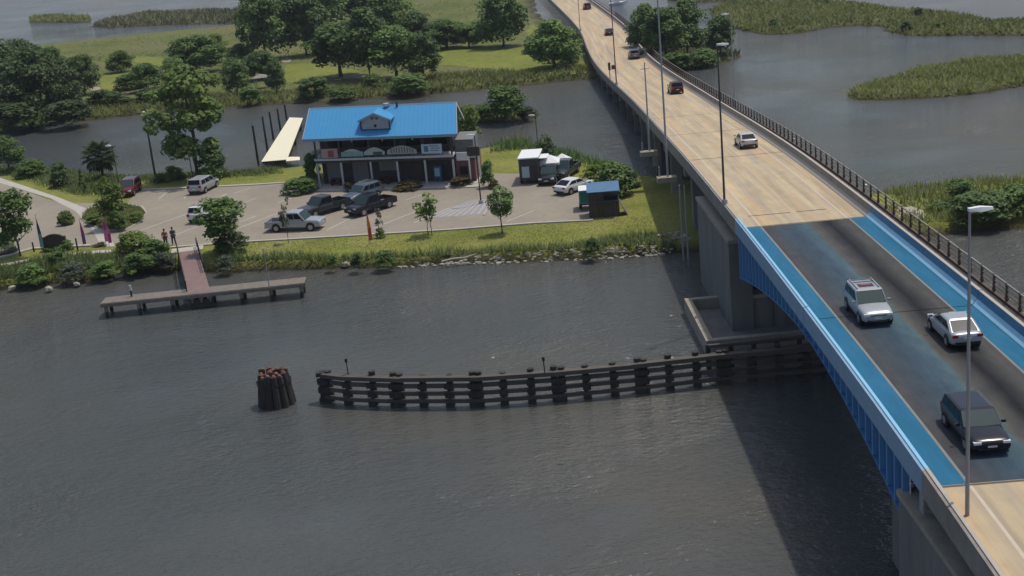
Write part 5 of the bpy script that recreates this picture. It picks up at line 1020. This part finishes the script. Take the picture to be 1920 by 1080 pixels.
for a in (
    (500, 116, -12, 92, 'oak', L_oak, 'tall dark tree at the left end of the central grove'), (575, 105, -5, 105, 'oak', L_oak, 'dark broad tree second from the left in the central grove'),
    (640, 146, 48, 118, 'oak', L_oak, 'wide round tree at the front of the central grove above the blue roof'), (694, 149, 22, 98, 'oak', L_oak, 'dark front tree of the central grove with its trunk in view'),
    (745, 150, 55, 100, 'oak', L_mid, 'rounder mid green tree in the front row of the central grove'), (795, 152, 66, 66, 'oak', L_oak, 'last small tree at the right edge of the central grove'),
    (600, 62, -45, 105, 'oak', L_oak, 'tree in the back row of the central grove reaching the top edge'), (675, 45, -48, 120, 'oak', L_oak, 'broad tree in the back row at the top edge of the picture'),
    (735, 84, -15, 88, 'oak', L_mid, 'tree between the front and back rows of the central grove'), (780, 92, 25, 75, 'oak', L_oak, 'low dark tree behind the right edge of the grove'),
    (838, 92, 38, 85, 'oak', L_mid, 'medium tree between the grove and the tall right tree'), (880, 90, 48, 60, 'oak', L_mid, 'small round tree left of the tall dark tree'),
    (945, 88, -22, 92, 'oak', L_oak, 'tall dark tree standing alone left of the far bridge'), (1040, 128, 42, 98, 'oak', L_mid, 'green round tree touching the left side of the bridge'), (1070, 118, 58, 50, 'oak', L_yell, 'small light tree at the bridge edge beside the round tree'),
    (540, 60, -8, 60, 'oak', L_oak, 'dark tree behind the left end of the central grove'),
    (18, 218, 84, 120, 'oak', L_dark, 'very dark tree at the far left edge'), (70, 226, 100, 110, 'oak', L_dark, 'very dark tree second from the left edge'), (118, 220, 118, 85, 'oak', L_dark, 'dark tree at the right side of the left wood'),
    (48, 165, 78, 90, 'oak', L_dark, 'dark tree behind the front of the left wood'), (100, 160, 92, 60, 'oak', L_oak, 'smaller tree at the back right of the left wood'), (-35, 214, 80, 120, 'oak', L_dark, 'dark tree cut by the left picture edge'),
    (160, 178, 106, 62, 'oak', L_oak, 'round dark tree standing apart right of the left wood'), (228, 136, 96, 52, 'oak', L_yell, 'bright yellow green tree in the meadow'), (276, 172, 122, 66, 'oak', L_mid, 'olive round tree above the lamp post'),
    (370, 138, 70, 100, 'oak', L_mid, 'broad lighter tree behind the big light green tree'), (405, 118, 66, 50, 'oak', L_yell, 'light topped tree right of the broad lighter one'), (446, 180, 112, 52, 'oak', L_oak, 'dark tree above the cream dock'), (492, 150, 98, 66, 'oak', L_oak, 'dark tree beside the pale pavilion'), (520, 176, 118, 36, 'oak', L_oak, 'narrow tree right of the pavilion'),
    (450, 120, 84, 50, 'oak', L_oak, 'low dark tree between the meadow trees'), (330, 160, 110, 48, 'oak', L_mid, 'green tree left behind the big light tree'),
):
    plant(*a, group=GF)
for a in ((590, 181, 147, 66, 'bush', L_oak, 'dark shrub on the far bank left of the restaurant roof'), (245, 168, 140, 60, 'bush', L_mid, 'shrub below the olive tree'), (640, 183, 165, 60, 'bush', L_mid, 'green shrub on the far bank behind the blue roof'), (770, 172, 140, 80, 'bush', L_mid, 'shrub mass under the right edge of the grove'),
          (200, 200, 170, 90, 'bush', L_oak, 'dark shrub on the far bank at left'), (130, 232, 190, 90, 'bush', L_dark, 'dark shrub at the foot of the left wood'), (290, 190, 165, 70, 'bush', L_oak, 'dark shrub above the creek left of the big tree'), (30, 240, 195, 110, 'bush', L_dark, 'dark shrub at the far left waterline'), (1000, 100, 70, 40, 'bush', L_mid, 'shrub between the tall dark tree and the bridge'),
          (900, 70, 40, 60, 'bush', L_mid, 'low shrub behind the medium trees'), (700, 165, 140, 50, 'bush', L_oak, 'dark shrub under the front grove trees'), (470, 192, 165, 40, 'bush', L_mid, 'shrub by the water above the dock piles')):
    plant(*a, group='shrubs on the far bank of the creek')
GI = 'trees on the islet right of the bridge'
for a in ((1212, 104, 12, 66, 'oak', L_mid, 'leftmost tree of the islet next to the bridge railing'), (1250, 122, 18, 82, 'oak', L_oak, 'dark front tree of the islet'), (1290, 112, 4, 78, 'oak', L_oak, 'tallest tree of the islet'), (1352, 106, 30, 60, 'oak', L_oak, 'tree at the right tip of the islet'), (1235, 96, 30, 70, 'oak', L_oak, 'tree at the back of the islet')): plant(*a, group=GI, z=.5)
for a in ((1320, 122, 92, 60, 'bush', L_mid, 'shrub at the water edge under the islet trees'), (1270, 130, 100, 60, 'bush', L_oak, 'dark shrub at the front of the islet'), (1210, 122, 92, 50, 'bush', L_grey, 'pale shrub at the left end of the islet')): plant(*a, group='shrubs on the islet', z=.4)
# near vegetation
plant(372, 334, 136, 150, 'big', L_light, 'big feathery light green tree between the car park and the creek', z=1.0, trunk=.12)
plant(398, 334, 276, 62, 'bush', L_oak, 'dark shrub in front of the big light green tree behind the silver minivan', z=1.0)
plant(328, 338, 312, 42, 'bush', L_mid, 'round green shrub left of the big tree', z=1.0)
plant(300, 342, 326, 26, 'bush', L_mid, 'low shrub right of the tall black lamp post', z=1.0)
plant(115, 350, 306, 42, 'bush', L_dark, 'very dark round shrub left of the palm', z=1.0)
plant(157, 362, 318, 17, 'cone', L_oak, 'slim dark conifer shrub below the palm', z=1.0)
plant(18, 322, 258, 62, 'oak', L_mid, 'green tree at the left edge beside the creek', z=1.0)
plant(60, 330, 300, 60, 'bush', L_mid, 'green shrub by the creek left of the dark round shrub', z=1.0)
plant(212, 425, 338, 56, 'young', L_yell, 'yellow green young tree in the round planting bed', z=1.2, trunk=.12)
plant(222, 430, 396, 34, 'bush', L_oak, 'dark shrub under the young tree in the round bed', z=1.2)
plant(180, 418, 402, 40, 'bush', L_light, 'light low shrub at the left of the round bed', z=1.2); plant(255, 414, 398, 34, 'bush', L_light, 'light low shrub at the right of the round bed', z=1.2)
plant(38, 480, 362, 78, 'young', L_mid, 'leafy tree at the left foreground beside the teal flag', z=1.03, trunk=.16)
plant(424, 474, 376, 88, 'young', L_mid, 'round young tree on the lawn right of the pier entrance', z=1.0, trunk=.22, var=1)
plant(437, 472, 436, 66, 'bush', L_dark, 'dark shrub growing at the foot of the round young tree', z=1.0)
plant(256, 480, 438, 92, 'bush', L_yell, 'big rounded yellow green shrub left of the pier entrance', z=1.0); plant(296, 486, 450, 48, 'bush', L_mid, 'green shrub between the big shrub and the pier', z=.9)
plant(541, 455, 374, 26, 'sparse', L_grey, 'thin nearly bare sapling in front of the silver pickup', z=1.0, var=0)
plant(712, 445, 392, 16, 'sparse', L_grey, 'thin staked sapling right of the red flag', z=1.0, var=1); plant(713, 446, 428, 20, 'bush', L_mid, 'small round shrub at the foot of the staked sapling', z=1.0)
plant(803, 441, 362, 50, 'sparse', L_light, 'sparse sapling in the middle of the lawn strip', z=1.0, var=2); plant(810, 442, 376, 24, 'sparse', L_mid, 'small sapling leaning close behind the sparse one', z=1.0, var=3)
plant(942, 438, 352, 48, 'young', L_mid, 'leafy young tree in front of the hatched island', z=1.0, trunk=.30, var=2)
for a in ((565, 360, 334, 66, 'bush', L_mid, 'wide green shrub at the left front corner of the restaurant'), (655, 357, 342, 26, 'bush', L_red, 'small reddish shrub by the second porch column'), (692, 356, 336, 48, 'bush', L_mid, 'green shrub in front of the porch curtain'), (767, 353, 339, 56, 'bush', L_red, 'low reddish shrub bed by the fourth porch column'),
          (864, 348, 333, 42, 'bush', L_red, 'low shrub bed in front of the vending machine side'), (917, 350, 302, 30, 'bush', L_mid, 'tall shrub right of the two white posts'), (590, 345, 290, 34, 'bush', L_oak, 'dark climbing shrub at the left side of the porch'), (926, 352, 338, 24, 'bush', L_red, 'small reddish shrub at the far right of the restaurant')): plant(*a, z=1.1, group='shrubs in front of the restaurant')
plant(880, 268, 200, 46, 'young', L_yell, 'yellow green tree behind the right end of the restaurant', z=.8, trunk=.08)
plant(948, 224, 164, 84, 'oak', L_mid, 'round tree on the small islet behind the restaurant', z=.5, trunk=.05); plant(990, 222, 200, 40, 'bush', L_grey, 'grey green shrub at the right end of the small islet', z=.4); plant(905, 226, 200, 36, 'bush', L_mid, 'green shrub at the left of the small islet', z=.4)
plant(1028, 303, 254, 38, 'young', L_dark, 'small very dark tree behind the white canopy tents', z=.8, trunk=.1)
plant(1152, 366, 306, 84, 'bush', L_mid, 'large olive shrub behind the wooden kiosk', z=1.0); plant(1118, 338, 310, 52, 'bush', L_yell, 'bright shrub left behind the kiosk', z=.9); plant(1185, 352, 322, 36, 'bush', L_grey, 'greyish shrub near the bridge shadow', z=.9)
for a in ((1838, 414, 362, 110, 'bush', L_oak, 'wide dark shrub on the right bank'), (1800, 396, 337, 52, 'young', L_oak, 'dark little tree rising from the right bank shrubs'), (1900, 402, 348, 86, 'bush', L_mid, 'green shrub at the right picture edge'), (1765, 402, 378, 60, 'bush', L_mid, 'green shrub left in the right bank thicket'), (1870, 410, 372, 60, 'bush', L_oak, 'dark shrub between the two largest right bank shrubs'), (1960, 405, 350, 90, 'bush', L_mid, 'shrub past the right picture edge')): plant(*a, z=.6, group='shrubs on the right bank')
for a in ((112, 508, 466, 42, 'bush', L_mid, 'upright green shrub over the riverside path'), (62, 528, 496, 62, 'bush', L_mid, 'green shrub on the bank below the left path'), (140, 522, 494, 56, 'bush', L_grey, 'grey green shrub on the bank in the middle'), (200, 516, 490, 60, 'bush', L_mid, 'green shrub on the bank above the yellow boulder'),
          (262, 508, 476, 66, 'bush', L_mid, 'green shrub on the bank nearest the pier'), (310, 502, 474, 44, 'bush', L_grey, 'grey shrub beside the pier hand rail'), (20, 484, 462, 40, 'bush', L_grey, 'pale grey shrub at the left edge by the path'), (10, 470, 440, 40, 'bush', L_mid, 'green shrub under the left foreground tree'), (92, 480, 462, 34, 'bush', L_oak, 'dark shrub at the foot of the monument sign'), (128, 478, 450, 26, 'bush', L_mid, 'small shrub right of the monument sign'), (190, 470, 455, 34, 'bush', L_red, 'reddish low shrub under the magenta flags'),
          (424, 506, 480, 36, 'bush', L_grey, 'grey shrub on the bank right of the pier walkway'), (672, 502, 474, 28, 'bush', L_oak, 'dark reed clump right of the gap in the bank'), (722, 498, 472, 44, 'bush', L_oak, 'long dark reed clump on the bank'), (1110, 480, 448, 34, 'bush', L_oak, 'dark reed clump near the stones by the bridge'), (625, 500, 478, 24, 'bush', L_mid, 'round reed clump left of the gap in the bank')): plant(*a, z=.5, group='shrubs on the river bank')
for a in ((1722, 30, 14, 18, 'bush', L_oak, 'dark shrub on the crest of the far winding island'), (1700, 56, 40, 24, 'bush', L_oak, 'dark shrub on the near shore of the far winding island'), (1765, 52, 40, 26, 'bush', L_mid, 'shrub in the middle of the far winding island'), (1452, 50, 34, 24, 'bush', L_mid, 'shrub on the left part of the far winding island'), (1550, 9, -2, 12, 'bush', L_mid, 'small shrub on the top ridge of the far winding island')): plant(*a, z=.5, group='shrubs on the far winding island')
plant(125, 420, 396, 30, 'bush', L_light, 'light green plant in the small round bed left of the path', z=1.1)
cover('bed_grass', wl([(153, 408), (167, 418), (196, 429), (234, 428), (260, 414), (273, 398), (265, 388), (240, 383), (191, 385), (163, 392)], 1.2), 40, .5, .16, B_marsh, lambda P, d: np.full(len(P), 1.2), 61, label='tufted grass filling the round planting bed of the car park')
# palm with individual fronds
pp = G(194, 338, 1.0); ph = hgt(pp, 296); palm = thing('palm_tree', pp, 'cabbage palm with a round dark green head beside the creek', 'tree')
MB().tube([(0, 0, -.1), (.03, 0, ph * .5), (0, 0, ph)], [.20, .16, .17], 9).build('trunk', bark, palm)
def frond(L_):                                              # a folded fan of leaflets at the end of a stalk
    mb = MB(); n = 11; mb.tube([(0, 0, 0), (L_ * .28, 0, L_ * .10), (L_ * .48, 0, L_ * .13)], [.03, .024, .014], 4)
    c = Vector((L_ * .46, 0, L_ * .13))
    for i in range(n):
        a = (i - (n - 1) / 2) * .25; r_ = L_ * (.62 - .20 * abs(a)); w_ = .13
        p = c + Vector((r_ * .6 * math.cos(a - w_), r_ * .6 * math.sin(a - w_), -.02)); q = c + Vector((r_ * .6 * math.cos(a + w_), r_ * .6 * math.sin(a + w_), -.02)); t_ = c + Vector((r_ * math.cos(a), r_ * math.sin(a), -.16 * L_ - .05 * abs(a)))
        mb.add([c, p, t_, q, c.lerp(t_, .5) + Vector((0, 0, .07))], [(0, 1, 4), (1, 2, 4), (2, 3, 4), (3, 0, 4)])
    return mb
fm_ = frond(2.3); tint = [.5] * 30
fme = fm_.mesh('frond', L_palm, fix=False); a = fme.color_attributes.new('tint', 'FLOAT_COLOR', 'CORNER'); q = np.random.default_rng(3).uniform(.2, .9, len(fme.loops)); a.data.foreach_set('color', np.stack([q, q, q, q * 0 + 1], 1).astype(np.float32).ravel())
for i in range(52):
    el = math.radians(-60 + 135 * i / 51); az = i * 2.399; o = bpy.data.objects.new('frond', fme); COL.objects.link(o); o.parent = palm; o.location = (0, 0, ph); o.rotation_euler = (0, -el, az); k = 1.0 + .12 * math.sin(i * 3); o.scale = (k, k, k)
